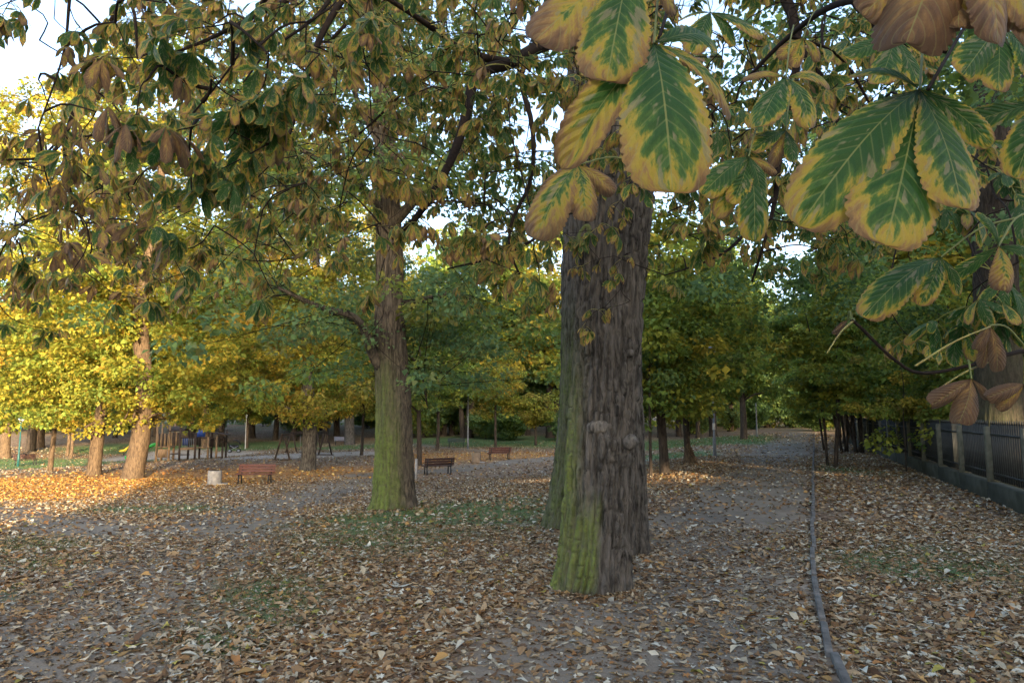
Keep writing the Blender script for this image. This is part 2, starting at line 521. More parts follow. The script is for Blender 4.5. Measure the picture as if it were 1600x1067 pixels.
def grid_lines(lo, hi, near, far_ratio, step0):
    L = [0.0]; s = step0
    while L[-1] < hi:
        L.append(L[-1] + s)
        if L[-1] > near: s *= far_ratio
    A = [0.0]; s = step0
    while A[-1] > lo:
        A.append(A[-1] - s)
        if A[-1] < -near: s *= far_ratio
    return np.array(A[::-1] + L[1:])
gx = grid_lines(-420, 420, 16, 1.06, .22)
gy = grid_lines(-70, 620, 34, 1.05, .22)
XX, YY = np.meshgrid(gx, gy)
ZZ = terrain(XX, YY)
pa, la, sa, og, li = masks(XX, YY)
nx, ny = len(gx), len(gy)
idx = np.arange(nx * ny).reshape(ny, nx)
quads = np.stack([idx[:-1, :-1], idx[:-1, 1:], idx[1:, 1:], idx[1:, :-1]], -1).reshape(-1, 4)
GROUND = link('ground', mesh_np('ground', np.stack([XX, YY, ZZ], -1).reshape(-1, 3), [quads], M['ground'],
              dict(litter=(li * .85).ravel(), grass=la.ravel(), sand=sa.ravel(), orange=og.ravel()), smooth=True), kind='structure')
GROUND['label'] = 'leaf covered park ground with patchy grass and bare soil'
def path_sheet(name, poly, hw, label, right_kerb=False):
    poly = smooth_path(np.array(poly), 160)[:, :2]
    t = np.gradient(poly, axis=0); t /= np.linalg.norm(t, axis=1)[:, None]
    nr = np.stack([-t[:, 1], t[:, 0]], 1)
    cols = 9
    V = []
    for k in range(cols):
        f = -1 + 2 * k / (cols - 1)
        rag = hw * (1 + .22 * (noise3(poly[:, 0] * 1.3, poly[:, 1] * 1.3, 3.0 + np.sign(f)) - .5) * 2 * abs(f))
        if right_kerb and f < 0: rag = np.full(len(poly), 1.70)
        q = poly + nr * (f * rag)[:, None]
        V.append(np.stack([q[:, 0], q[:, 1], terrain(q[:, 0], q[:, 1]) + .004], 1))
    V = np.stack(V, 1).reshape(-1, 3)
    ii = np.arange(len(poly) * cols).reshape(len(poly), cols)
    q = np.stack([ii[:-1, :-1], ii[:-1, 1:], ii[1:, 1:], ii[1:, :-1]], -1).reshape(-1, 4)[:, ::-1]
    p_, l_, s_, o_, t_ = masks(V[:, 0], V[:, 1])
    o = link(name, mesh_np(name, V, [q], M['ground'], dict(litter=t_ * .85, grass=l_, sand=s_, orange=o_), True), kind='structure')
    o['label'] = label
path_sheet('dirt_path', PATH_R, 1.5, 'bare dirt footpath running beside the low kerb towards far trees', True)
path_sheet('dirt_path', PATH_L1, 1.1, 'trodden dirt track curving past the concrete bin')

# kerb of single stones
kt = thing('kerb', 'narrow grey stone kerb edging the right side of the dirt path', 'kerb', ground(kerb_path[40][0], kerb_path[40][1]))
kl = np.array(kt.location)
seglen = np.concatenate([[0], np.cumsum(np.linalg.norm(np.diff(kerb_path[:, :2], axis=0), axis=1))])
s0 = 0.0; kcount = 0
while s0 < 70 and kcount < 90:
    L = .98
    a = np.array([np.interp(s0, seglen, kerb_path[:, 0]), np.interp(s0, seglen, kerb_path[:, 1])])
    b = np.array([np.interp(s0 + L, seglen, kerb_path[:, 0]), np.interp(s0 + L, seglen, kerb_path[:, 1])])
    if a[1] > 1.5:
        mb = MB()
        jx = rng.normal(0, .010, 2); jz = rng.normal(0, .008, 2)
        za, zb = terrain(*a) + jz[0], terrain(*b) + jz[1]
        mid = Vector(((a[0] + b[0]) / 2 + jx[0], (a[1] + b[1]) / 2 + jx[1], (za + zb) / 2 + .0))
        d = Vector((b[0] - a[0], b[1] - a[1], zb - za))
        mb.box((0, 0, -.035 + rng.normal(0, .007)), (d.length - rng.uniform(.02, .055), .062, .20), None, .006)
        me = mb.mesh('kerb_stone', M['kerb'])
        o = link('kerb_stone', me, kt, tuple(np.array(mid) - kl))
        o.rotation_euler = (0, -math.atan2(d.z, math.hypot(d.x, d.y)), math.atan2(d.y, d.x) + rng.normal(0, .012))
        kcount += 1
    s0 += L

# ------------------------------------------------------------------ trunks with furrowed bark
def bark_trunk(ctr, rad, nU, nV, amp=.02, freq=16, seed=0, flare=.35, flare_h=.5, lobes=(), moss=None, knots=(), off=(0, 0, 0)):
    ctr = np.asarray(ctr, float); rad = np.asarray(rad, float)
    path = smooth_path(ctr, nV)
    k = np.linspace(0, len(rad) - 1, nV)
    rr = np.interp(k, np.arange(len(rad)), rad)
    h = np.concatenate([[0], np.cumsum(np.linalg.norm(np.diff(path, axis=0), axis=1))])
    an = np.linspace(0, 2 * np.pi, nU, endpoint=False)
    A, H = np.meshgrid(an, h)
    Rr = np.broadcast_to(rr[:, None], A.shape).copy()
    for (la_, amp_, wd) in lobes:
        dA = np.angle(np.exp(1j * (A - la_)))
        Rr = Rr * (1 + amp_ * np.exp(-(dA / wd) ** 2))
    fl = np.exp(-H / flare_h)
    root = .5 + .5 * np.cos(A * 5 + seed + 1.2 * np.sin(A * 2 + seed))
    Rr = Rr * (1 + flare * fl * (.45 + .75 * root))
    Rr = Rr * (1 + .10 * (fbm(np.cos(A) * 1.3 + seed, np.sin(A) * 1.3, H * .7) - .5))
    X0, Y0 = np.cos(A) * Rr, np.sin(A) * Rr
    wx = (fbm(X0 * 5 + seed, Y0 * 5, H * 2.2, 2) - .5) * .9
    nn = noise3(X0 * freq + wx * 2.2 + seed * 3, Y0 * freq + wx * 2.2, H * freq * .10 + wx * 1.2)
    n2 = noise3(X0 * freq * 2.1 + wx * 3, Y0 * freq * 2.1 + 9, H * freq * .2 + seed)
    n3 = noise3(X0 * freq * 1.1 + 20, Y0 * freq * 1.1, H * freq * .6 + seed)
    ridge = np.clip(np.abs(nn - .5) * 3.6, 0, 1) * .8 + np.clip(np.abs(n2 - .5) * 3.4, 0, 1) * .32 + np.clip(np.abs(n3 - .5) * 4, 0, 1) * .2
    kk = max(7, int(round(2 * np.pi * float(np.mean(rad)) / (.86 / freq))))
    ph = kk * A + 5.2 * (fbm(np.cos(A) * 2.2 + seed, np.sin(A) * 2.2, H * 1.25, 3) - .5) * 2 + 2.4 * (noise3(X0 * 9, Y0 * 9, H * 5.5 + seed) - .5)
    rib = np.power(np.clip(.5 + .5 * np.cos(ph), 0, 1), .55)
    crack = np.clip(np.abs(noise3(np.round(ph / (2 * np.pi)) * 5.7, H * 7.5 + 3.1 * np.round(ph / (2 * np.pi)), seed) - .5) * 7, 0, 1)
    ridge = .66 * rib * (.35 + .65 * crack) + .42 * ridge
    disp = amp * (ridge - .8)
    Rr = Rr + disp
    for (ka, kh, kr, kd) in knots:
        dA = np.angle(np.exp(1j * (A - ka))) * np.mean(rad)
        q = np.hypot(dA, (H - kh) * 1.25) / kr
        Rr = Rr + kd * (np.exp(-q ** 2 * 1.6) + .35 * np.exp(-((q - 1.1) / .22) ** 2) - .5 * np.exp(-(q / .35) ** 2) * .8)
    lean = path
    V = np.stack([lean[:, 0:1] + np.cos(A) * Rr, lean[:, 1:2] + np.sin(A) * Rr, np.broadcast_to(lean[:, 2:3], A.shape)], -1)
    i = np.arange(nV - 1)[:, None] * nU; j = np.arange(nU)[None, :]; j2 = (j + 1) % nU
    q = np.stack([i + j, i + j2, i + nU + j2, i + nU + j], -1).reshape(-1, 4)
    mo = np.zeros(A.shape) if moss is None else np.clip(moss(A, H), 0, 1) * np.clip(.35 + ridge * .8, 0, 1)
    polys = [q, np.arange((nV - 1) * nU, nV * nU)[None, :]]
    return V.reshape(-1, 3) - np.array(off, float), polys, dict(moss=mo.ravel())

# --- the big tree beside the path
def px_path(pts, d): return [P(a, b, d) for a, b in pts]
bA = G(922, 915); bB = G(982, 862); bC = G(880, 823)
dA, dB, dC = bA[1], bB[1], bC[1]
BIG = thing('chestnut_tree', 'massive furrowed chestnut with mossy left side standing beside the dirt path', 'tree', bA)
def mossA(A, H):
    # green on the side facing left of the path, and a low patch on the front
    left = S(.9, .2, np.abs(np.angle(np.exp(1j * (A - R(188))))))
    front = S(.55, .30, np.abs(np.angle(np.exp(1j * (A - R(243 )))))) * S(1.35, .9, H + .5 * (fbm(A * 3, H * 2, 4.0) - .5)) * S(.05, .30, H)
    nse = fbm(np.cos(A) * 3, np.sin(A) * 3, H * 1.3, 4)
    return np.clip(np.maximum(left * S(3.6, 1.0, H), front) * (.45 + 1.3 * (nse - .15)), 0, 1)
pA = [bA + np.array([0, 0, -.15])] + [P(*q, dA) for q in [(932, 830), (940, 700), (946, 600), (953, 480), (962, 370), (972, 270), (978, 180), (985, 60), (990, -80)]]
V, pl_, at = bark_trunk(pA, [.425, .405, .40, .385, .375, .40, .42, .36, .33, .30], 270, 600, .064, 11.5, 1.3, .17, .30,
                        lobes=[(R(195), .10, .5), (R(330), .06, .5)], moss=mossA,
                        knots=[(R(268), 1.78, .13, .045), (R(305), 1.66, .10, .05), (R(283), 1.45, .09, .03), (R(310), 2.95, .06, .03)], off=bA)
link('trunk', mesh_np('trunk', V, pl_, M['bark_big'], at, True), BIG)
def scar(px, py, rx, rz, dep, mat):
    c = P(px, py, dA - .335) - bA
    n1, n2 = 20, 12
    V = []
    for i in range(n2 + 1):
        th = math.pi * i / n2
        for k in range(n1):
            a = 2 * math.pi * k / n1
            q = np.array([rx * math.sin(th) * math.cos(a), dep * math.sin(th) * math.sin(a), rz * math.cos(th)])
            q = q * (1 + .35 * (noise3(q[0] * 28 + px, q[1] * 28, q[2] * 28) - .5))
            V.append(c + q)
    f = [[i * n1 + k, i * n1 + (k + 1) % n1, (i + 1) * n1 + (k + 1) % n1, (i + 1) * n1 + k] for i in range(n2) for k in range(n1)]
    link('bark_scar', mesh_np('bark_scar', np.array(V), [f], mat, dict(moss=np.zeros(len(V))), True), BIG)
M['scar'] = bark_mat('scar_bark', (.030, .028, .025), (.150, .140, .124))
scar(936, 668, .155, .085, .070, M['scar']); scar(985, 690, .10, .085, .075, M['scar']); scar(955, 716, .11, .06, .06, M['bark_big']); scar(984, 552, .06, .05, .05, M['bark_big'])
kc = P(912, 368, dA - .40) - bA
an = np.linspace(0, 2 * np.pi, 25)
V, pl_ = tube_np(np.stack([kc[0] + .055 * np.cos(an) + .035 * np.sin(an), np.full(25, kc[1]), kc[2] + .115 * np.sin(an)], 1), .024 + .006 * np.sin(an * 2), 8, False)
link('knot_hole', mesh_np('knot_hole', V, pl_, M['bark_big'], dict(moss=np.full(len(V), .7)), True), BIG)
pB = [bB + np.array([0, 0, -.15])] + [P(*q, dB) for q in [(980, 760), (975, 640), (972, 500), (960, 380), (945, 250), (935, 120), (930, -60)]]
V, pl_, at = bark_trunk(pB, [.30, .28, .28, .28, .27, .27, .26, .25], 110, 380, .055, 11.5, 4.1, .22, .4, off=bA)
link('trunk', mesh_np('trunk', V, pl_, M['bark_big'], at, True), BIG)
# --- mossy tree just behind it
TC = thing('chestnut_tree', 'mossy slimmer trunk rising directly behind the massive furrowed chestnut', 'tree', bC)
def mossC(A, H):
    return S(1.2, .3, np.abs(np.angle(np.exp(1j * (A - R(225)))))) * S(5, 2.5, H) * (.1 + .8 * fbm(np.cos(A) * 3, np.sin(A) * 3, H * 1.5))
pC = [bC + np.array([0, 0, -.15])] + [P(*q, dC) for q in [(890, 740), (900, 620), (902, 480), (905, 340), (910, 200), (918, 90), (922, -60)]]
V, pl_, at = bark_trunk(pC, [.36, .31, .30, .30, .30, .34, .38, .36], 110, 380, .055, 11.5, 7.7, .3, .5, moss=mossC, off=bC)
link('trunk', mesh_np('trunk', V, pl_, M['bark_big'], at, True), TC)

# ------------------------------------------------------------------ crowns of small leaves
def leaf_quads(c, d, n, L, Wd, fold=.25):
    """kite leaves, folded on the midrib; returns V (4k,3), tris"""
    d = d / np.linalg.norm(d, axis=1)[:, None]
    s = np.cross(n, d); s /= np.maximum(np.linalg.norm(s, axis=1), 1e-6)[:, None]
    n = np.cross(d, s)
    L = L[:, None]; Wd = Wd[:, None]
    base = c - d * L * .5; tip = c + d * L * .5
    m = c - d * L * .06 + n * Wd * fold
    V = np.stack([base, m + s * Wd * .5, tip, m - s * Wd * .5], 1).reshape(-1, 3)
    b = np.arange(len(c)) * 4
    T = np.concatenate([np.stack([b, b + 1, b + 2], 1), np.stack([b, b + 2, b + 3], 1)])
    return V, T
YEL, YGR, GRN, DGR, BGR, ORA, OLI = map(np.array, [(.42, .33, .042), (.28, .29, .040), (.170, .255, .048), (.075, .135, .042), (.130, .220, .095), (.48, .26, .040), (.24, .205, .052)])
def pick_colours(g, n, pal, base_mix):
    cols = np.array([p for p, _ in pal]); wts = np.array([q for _, q in pal], float); wts /= wts.sum()
    a = cols[g.choice(len(cols), n, p=wts)]
    return a
def crown_arrays(g, clumps, radii, per, leaf, pal, flat=.55, droop=.35):
    C, D, Nn, L, Wd, K = [], [], [], [], [], []
    for (c, r) in zip(clumps, radii):
        k = max(4, int(per * (r / np.mean(radii)) ** 2 * g.uniform(.7, 1.3)))
        v = g.normal(0, 1, (k, 3)); v /= np.linalg.norm(v, axis=1)[:, None]
        rr = g.uniform(.25, 1.0, k) ** .6
        v = v * rr[:, None] * r * np.array([1, 1, flat]) * g.uniform(.85, 1.15, 3)
        C.append(c + v)
        out = v + g.normal(0, .35 * r, (k, 3)); out[:, 2] -= droop * r
        D.append(out)
        nn = np.array([0, 0, 1.0]) + g.normal(0, .55, (k, 3)) + .5 * v / max(r, .1)
        Nn.append(nn)
        s = leaf * np.clip(np.exp(g.normal(-.05, .32, k)), .4, 1.9)
        L.append(s); Wd.append(s * g.uniform(.65, .95, k))
        cc = pick_colours(g, 1, pal, 0)[0]
        ind = pick_colours(g, k, pal, 0)
        f = g.uniform(0.25, .75, (k, 1))
        K.append((cc * f + ind * (1 - f)) * g.uniform(.7, 1.25, (k, 1)))
    C, D, Nn, K = map(np.concatenate, (C, D, Nn, K)); L = np.concatenate(L); Wd = np.concatenate(Wd)
    V, T = leaf_quads(C, D, Nn, L, Wd)
    return V, T, np.repeat(K, 4, 0)

def make_tree_meshes(seed, trunk_r, clear, height, crx, ncl, per, leaf, pal, lean=(0, 0), shape=1.0, cl_r=1.0, bias=(0, 0), nlimb=9, low_droop=0.0, stem_sides=14, moss=0.0, crown_c=None, bark=None):
    """trunk and limbs as one wood mesh, and a crown mesh, in local coordinates"""
    g = np.random.default_rng(seed)
    top = height * .9
    zs = np.linspace(-.2, top, 9)
    bend = np.stack([lean[0] * zs + .10 * trunk_r * 4 * np.sin(zs * .6 + seed), lean[1] * zs + .10 * trunk_r * 4 * np.cos(zs * .5 + seed * 2), zs], 1)
    rad = trunk_r * np.interp(zs / top, [0, .25, .7, 1], [1.0, .88, .5, .12])
    nv = 90 if stem_sides > 20 else 40
    V, pl_, at = bark_trunk(bend, rad, stem_sides, nv, trunk_r * .10, 9 / max(trunk_r, .15) * .25, seed, .35, max(.25, trunk_r * .9),
                            moss=(None if moss <= 0 else (lambda A, H: moss * S(4, .5, H) * fbm(np.cos(A) * 3, np.sin(A) * 3, H * 2))))
    wood = MB(); wood.add(V, pl_)
    msum = [at['moss']]
    # crown volume
    clumps, radii = [], []
    zc = (clear + height) / 2; hz = (height - clear) / 2
    tries = 0
    while len(clumps) < ncl and tries < ncl * 30:
        tries += 1
        v = g.uniform(-1, 1, 3)
        q = np.linalg.norm(v)
        if q > 1 or (q < .45 and g.random() < .75): continue
        prof = 1.0 if v[2] > -.2 else (1.0 + .15 * v[2])
        p = np.array([v[0] * crx * prof + bias[0], v[1] * crx * prof + bias[1], zc + v[2] * hz])
        edge = np.hypot(v[0], v[1])
        p[2] -= low_droop * edge * (1 - v[2]) * .5
        ctr_at = np.array([np.interp(p[2], zs, bend[:, 0]), np.interp(p[2], zs, bend[:, 1]), 0])
        clumps.append(p + ctr_at); radii.append(cl_r * g.uniform(.7, 1.35))
    for i in range(ncl // 6):
        z = clear + g.uniform(.1, .55) * (height - clear); a = g.uniform(0, 6.283); q = g.uniform(.6, .22 * crx + 1.0)
        clumps.append(np.array([np.interp(z, zs, bend[:, 0]) + q * math.cos(a), np.interp(z, zs, bend[:, 1]) + q * math.sin(a), z])); radii.append(cl_r * g.uniform(.6, 1.0))
    clumps = np.array(clumps); radii = np.array(radii)
    # limbs to spread targets, then twigs to the clumps
    nodes = [np.array([np.interp(z, zs, bend[:, 0]), np.interp(z, zs, bend[:, 1]), z]) for z in np.linspace(clear + .2, top, 10)]
    nrad = [float(np.interp(z, zs, rad)) for z in np.linspace(clear + .2, top, 10)]
    order = np.argsort(np.linalg.norm(clumps - np.array([bend[4, 0], bend[4, 1], zc]), axis=1))[::-1]
    for ci, k in enumerate(list(order[:nlimb * 3:3]) + list(order[:60:2])):
        tgt = clumps[k]
        if tgt[2] < clear + 3.2 and np.hypot(tgt[0], tgt[1]) > 2.5: continue
        nd = np.array(nodes)
        dd = np.linalg.norm(nd - tgt, axis=1) + np.maximum(0, nd[:, 2] - tgt[2] + .3) * 1.5
        if ci < nlimb: dd[10:] += 100
        b = int(np.argmin(dd))
        a = nd[b]
        L = np.linalg.norm(tgt - a)
        if L < .3: continue
        mid = a * .5 + tgt * .5 + np.array([g.normal(0, .07 * L), g.normal(0, .07 * L), .10 * L])
        pth = smooth_path([a, mid, tgt], 6)
        r0 = min(nrad[b] * .62, trunk_r * .36 if ci < nlimb else trunk_r * .18); r0 = max(r0, .012)
        V, pl_ = tube_np(pth, np.linspace(r0, r0 * .3, 6), 5, False)
        wood.add(V, pl_); msum.append(np.zeros(len(V)))
        for i in (2, 3, 4):
            nodes.append(pth[i]); nrad.append(r0 * (1 - .15 * i))
    wm = wood.mesh('trunk', bark or M['bark_dark'], smooth=True, attrs=dict(moss=np.concatenate(msum)))
    V, T, K = crown_arrays(g, clumps, radii, per, leaf, pal)
    cm = mesh_np('crown', V, [T], M['leafcol'], dict(Col=K))
    return wm, cm
def place_tree(meshes, loc, label, name='maple_tree', group=None, rz=0.0, sc=1.0, cat='tree'):
    o = thing(name, label, cat, loc, rz, group)
    o.scale = (sc, sc, sc)
    link('trunk', meshes[0], o); link('crown', meshes[1], o)
    return o

pal_yel = [(YEL, 2.7), (YGR, 4), (ORA, .6), (GRN, 3.0)]
pal_mix = [(YEL, 2.2), (YGR, 3), (OLI, 1.8), (GRN, 2.4), (ORA, .5)]
pal_grn = [(GRN, 4), (YGR, 1.6), (DGR, 1.6), (BGR, 1.2)]
pal_lim = [(GRN, 3), (YGR, 2.5), (YEL, .7), (DGR, .8)]
pal_blu = [(BGR, 4), (GRN, 2.5), (OLI, .8), (YGR, .9)]
pal_drk = [(DGR, 4), (GRN, 2), (BGR, 1.8), (YGR, .4)]
pal_oli = [(OLI, 3), (YGR, 2), (GRN, 2), (YEL, .8)]

# two sunlit maples on the left
g1 = G(152, 742); g2 = G(208, 748)
MY1 = make_tree_meshes(11, .33, 2.5, 21.5, 6.4, 330, 155, .175, pal_yel, cl_r=.85, bias=(-2.0, 0), low_droop=2.2, stem_sides=24, bark=M['bark_tan'], lean=(-.01, 0))
place_tree(MY1, g1,
           'yellow maple with straight sunlit trunk, left of its close twin', 'maple_tree', 'sunlit yellow maples by the playground')
place_tree(make_tree_meshes(12, .46, 2.5, 22.0, 6.2, 340, 155, .175, pal_yel, cl_r=.85, bias=(1.2, -.5), low_droop=2.0, stem_sides=24, bark=M['bark_tan'], lean=(.02, 0)), g2,
           'yellow maple with thick flared sunlit trunk leaning towards the play tower', 'maple_tree', 'sunlit yellow maples by the playground')
g3 = G(478, 735)
MY3 = make_tree_meshes(13, .42, 2.6, 20.0, 6.4, 310, 155, .175, pal_mix, cl_r=.85, low_droop=1.5, stem_sides=24, bark=M['bark_big'])
place_tree(MY3, g3,
           'golden green maple with dark trunk in front of the swings', 'maple_tree')
# oak with green mossy trunk
g4 = G(617, 795)
OAK = thing('oak_tree', 'oak with bright green moss up its broad tapering trunk', 'tree', g4)
d4 = g4[1]
def mossO(A, H):
    f = S(1.75, .5, np.abs(np.angle(np.exp(1j * (A - R(222))))))
    return f * S(4.6, 1.5, H + 1.2 * (fbm(A * 2, H * 1.2, 2.0) - .5)) * (.35 + 1.2 * fbm(np.cos(A) * 3, np.sin(A) * 3, H * 1.2, 4))
pO = [g4 + np.array([0, 0, -.2])] + [P(*q, d4) for q in [(616, 740), (615, 660), (612, 560), (608, 470), (609, 390), (603, 260), (597, 120), (590, -40), (588, -160)]]
V, pl_, at = bark_trunk(pO, [.52, .49, .46, .42, .36, .34, .30, .26, .22, .18], 140, 330, .055, 9.5, 2.2, .42, .45, moss=mossO, off=g4)
link('trunk', mesh_np('trunk', V, pl_, M['bark_oak'], at, True), OAK)
def limb(parent, off, pts, r0, r1, mat, n=14, sides=8, name='limb', pw=1.0):
    pth = smooth_path(pts, n)
    V, pl_ = tube_np(pth, r1 + (r0 - r1) * (1 - np.linspace(0, 1, n)) ** pw, sides)
    me = mesh_np(name, V - np.array(off), pl_, mat, dict(moss=np.zeros(len(V))), True)
    link(name, me, parent)
    return pth
ol = []
for pts, r0 in [([(612, 590, 0), (585, 560, -.3), (560, 500, -.6), (500, 480, -1.2), (435, 450, -2.0)], .17),
                ([(610, 480, 0), (650, 470, .4), (720, 450, .8), (790, 400, 1.5)], .10),
                ([(606, 360, 0), (660, 300, -.5), (720, 240, -1.2), (760, 180, -1.6)], .15),
                ([(604, 330, 0), (550, 280, -.4), (480, 240, -1.0), (420, 200, -1.6)], .13),
                ([(612, 540, .2), (645, 560, .5), (660, 590, .8), (668, 640, 1.0)], .05),
                ([(600, 240, 0), (560, 160, .6), (520, 60, 1.4)], .12),
                ([(600, 240, 0), (660, 130, .8), (700, 20, 1.6)], .12),
                ([(598, 150, 0), (610, 40, 1.0), (640, -60, 1.6)], .11)]:
    ol.append(limb(OAK, g4, [P(a, b, d4 + c) for a, b, c in pts], r0, r0 * .22, M['bark_oak']))
gq = np.random.default_rng(44)
cl, cr = [], []
allp = np.concatenate([p[4:] for p in ol])
tw = MB()
for i in range(340):
    b = allp[gq.integers(len(allp))]
    q = b + gq.normal(0, 1, 3) * np.array([1.5, 1.5, 1.0])
    if q[2] < 2.8: q[2] = 2.4 + gq.random() * 2.4
    if abs(q[0] - np.interp(q[2], [0, 12], [g4[0], g4[0] - .5])) < .9 and q[1] < g4[1] + .3 and q[2] < 7.5 and gq.random() < .85: continue
    cl.append(q); cr.append(gq.uniform(.45, .9))
    pth = smooth_path([b, (b + q) / 2 + gq.normal(0, .12, 3), q], 5)
    tw.tube(pth, np.linspace(.012, .004, 5), 4, False)
link('branch_network', tw.mesh('branch_network', M['twig'], g4), OAK, kind='stuff')
V, T, K = crown_arrays(gq, cl, cr, 130, .12, [(BGR, 4.5), (GRN, 2.2), (OLI, 1.4), (YGR, 1.2)], .5)
link('crown', mesh_np('crown', V - g4, [T], M['leafcol'], dict(Col=K)), OAK)

# green maples right of the big trunk
mg = [make_tree_meshes(21, .17, 1.9, 9.5, 3.4, 110, 130, .17, pal_lim, cl_r=.75, low_droop=.9, bark=M['bark_dark']),
      make_tree_meshes(22, .15, 2.0, 8.5, 3.0, 100, 130, .17, pal_lim, cl_r=.75, low_droop=.6, bark=M['bark_dark']),
      make_tree_meshes(23, .06, 1.7, 6.5, 2.0, 55, 110, .16, pal_grn, cl_r=.6, bark=M['bark_dark'])]
place_tree(mg[0], G(1036, 740), 'young green maple with sunlit orange trunk base beside the path', 'maple_tree')
place_tree(mg[1], G(1076, 724), 'young green maple with a bulging sunlit burl at its foot', 'maple_tree')
place_tree(mg[2], G(1018, 745), 'thin leaning sapling right behind the massive furrowed trunk', 'maple_sapling')
gb = G(1080, 724)
bu = bark_trunk([[0, 0, -.1], [.05, -.02, .25], [.0, 0, .6], [-.03, 0, .95]], [.30, .24, .17, .06], 28, 26, .03, 12, 3.0, .5, .25)
link('burl', mesh_np('burl', bu[0], bu[1], M['bark_tan'], bu[2], True), [o for o in COL.objects if o.name.startswith('maple_tree')][-1])

# named slim trees in the middle distance
slim = [make_tree_meshes(31, .13, 2.6, 9.0, 3.0, 80, 120, .19, pal_mix, cl_r=.8),
        make_tree_meshes(32, .16, 3.0, 11.0, 3.4, 95, 120, .19, pal_grn, cl_r=.85),
        make_tree_meshes(33, .13, 1.9, 5.2, 2.2, 60, 120, .17, pal_oli, cl_r=.65),
        make_tree_meshes(34, .15, 2.4, 10.0, 3.2, 90, 120, .19, pal_yel, cl_r=.85, bark=M['bark_tan'])]
for px, py, k, lab in [(565, 711, 0, 'slim dark tree right of the swings'), (654, 727, 1, 'mossy slim tree half hidden by the oak'),
                       (683, 704, 1, 'slim leaning tree behind the dark brown bench'), (775, 701, 0, 'slim tree behind the red brown bench by the lamp'),
                       (836, 696, 2, 'small round olive tree on the lawn'), (78, 737, 3, 'slim sunlit tree between the leaf bank and lawn'),
                       (105, 712, 3, 'slim yellow tree with dark stem beyond the lawn'), (112, 716, 3, 'yellow tree with pale stem foot beyond the lawn'),
                       (385, 700, 3, 'sunlit yellow tree beside the pram')]:
    place_tree(slim[k], G(px, py), lab, 'slim_tree', None, px * .7, 1.0)
place_tree(make_tree_meshes(35, .45, 3.0, 13, 5, 130, 120, .22, pal_grn, cl_r=1.0, lean=(.05, 0), bark=M['bark_tan']), G(8, 716), 'thick leaning trunk tree at the lawn edge beyond the lit bench', 'leaning_tree')

# woodland behind
bk = [make_tree_meshes(41, .30, 3.2, 15, 4.6, 120, 120, .27, pal_grn, cl_r=1.15),
      make_tree_meshes(42, .34, 2.8, 17, 5.2, 130, 120, .27, pal_drk, cl_r=1.2),
      make_tree_meshes(43, .28, 3.0, 14, 4.6, 120, 120, .27, pal_blu, cl_r=1.15),
      make_tree_meshes(44, .30, 3.4, 16, 4.8, 120, 120, .27, pal_mix, cl_r=1.15),
      make_tree_meshes(45, .22, 2.2, 9, 3.6, 90, 110, .24, pal_grn, cl_r=.95)]
gw = np.random.default_rng(5)
spots = [(395, 684, 1), (430, 687, 0), (460, 688, 2), (505, 692, 1), (527, 681, 0), (660, 684, 2), (690, 681, 1), (705, 680, 0), (722, 684, 2), (752, 681, 0),
         (802, 678, 1), (826, 680, 2), (870, 684, 2), (48, 704, 1), (180, 684, 2), (240, 682, 0), (300, 682, 3), (345, 684, 1), (590, 684, 2), (625, 680, 0),
         (1112, 682, 1), (1090, 684, 4), (1060, 682, 0), (1030, 684, 2), (1160, 686, 4), (1200, 668, 2), (1142, 674, 0), (1180, 666, 1), (1228, 664, 1), (1246, 660, 2), (990, 682, 1), (930, 680, 0)]
where = ['behind the thin white lamp post', 'just left of the swings', 'directly behind the swings', 'behind the right swing frame', 'above the bluish grey bench',
         'showing right of the mossy oak', 'behind the slim leaning tree', 'left of the dark green bench', 'behind the dark green bench', 'right of the lamp by the dark green bench',
         'across the lawn behind the brown bin', 'left of the small round olive tree', 'right of the small round olive tree', 'behind the sunlit bench', 'behind the two sunlit maples',
         'behind the green slide', 'behind the play tower', 'behind the pram', 'left of the mossy oak', 'hidden partly by the mossy oak',
         'behind the lamp with the paper notice', 'behind the maple with the burl', 'between the two young green maples', 'right behind the massive trunk', 'on the lawn left of the round headed lamp',
         'right of the round headed lamp', 'beyond the lawn left of the path', 'behind the round headed lamp', 'where the path disappears', 'past the end of the path',
         'hidden behind the massive trunk pair', 'left behind the massive trunk']
for (px, py, k), wh_ in zip(spots, where):
    q = G(px, py)
    place_tree(bk[k], q, ['broad green woodland tree ', 'dark green woodland tree ', 'bluish green woodland tree ', 'golden green woodland tree ', 'low bushy green tree '][k] + wh_, 'woodland_tree', 'woodland trees beyond the lawn', gw.uniform(0, 6.28), gw.uniform(1.05, 1.35))
for i in range(80):
    y = gw.uniform(92, 170); x = gw.uniform(-.86, .80) * y
    if abs(x - .425 * y) < 5: continue
    k = int(gw.choice([0, 1, 2, 2, 1, 3]))
    place_tree(bk[k], ground(x, y), ['broad green tree in the far belt of woodland', 'dark green tree in the far belt of woodland',
               'bluish green tree in the far belt of woodland', 'golden green tree in the far belt of woodland'][k], 'woodland_tree', 'far belt of woodland trees', gw.uniform(0, 6.28), gw.uniform(1.0, 1.4))
und = [make_tree_meshes(51 + i, .09, .3, 4.6, 2.6, 60, 110, .24, p_, cl_r=.9) for i, p_ in enumerate((pal_drk, pal_blu, pal_grn))]
for i in range(60):
    y = gw.uniform(74, 112); x = gw.uniform(-.84, .72) * y
    if abs(x - .405 * y) < 3.2 and y < 100: continue
    if x < -.15 * y and y < 88: continue
    k = int(gw.integers(0, 3))
    place_tree(und[k], ground(x, y), ['dark low bush growing between the woodland trunks', 'bluish low bush growing between the woodland trunks', 'green low bush growing between the woodland trunks'][k],
               'woodland_bush', 'low bushes between the woodland trunks', gw.uniform(0, 6.28), gw.uniform(.7, 1.2), 'bush')
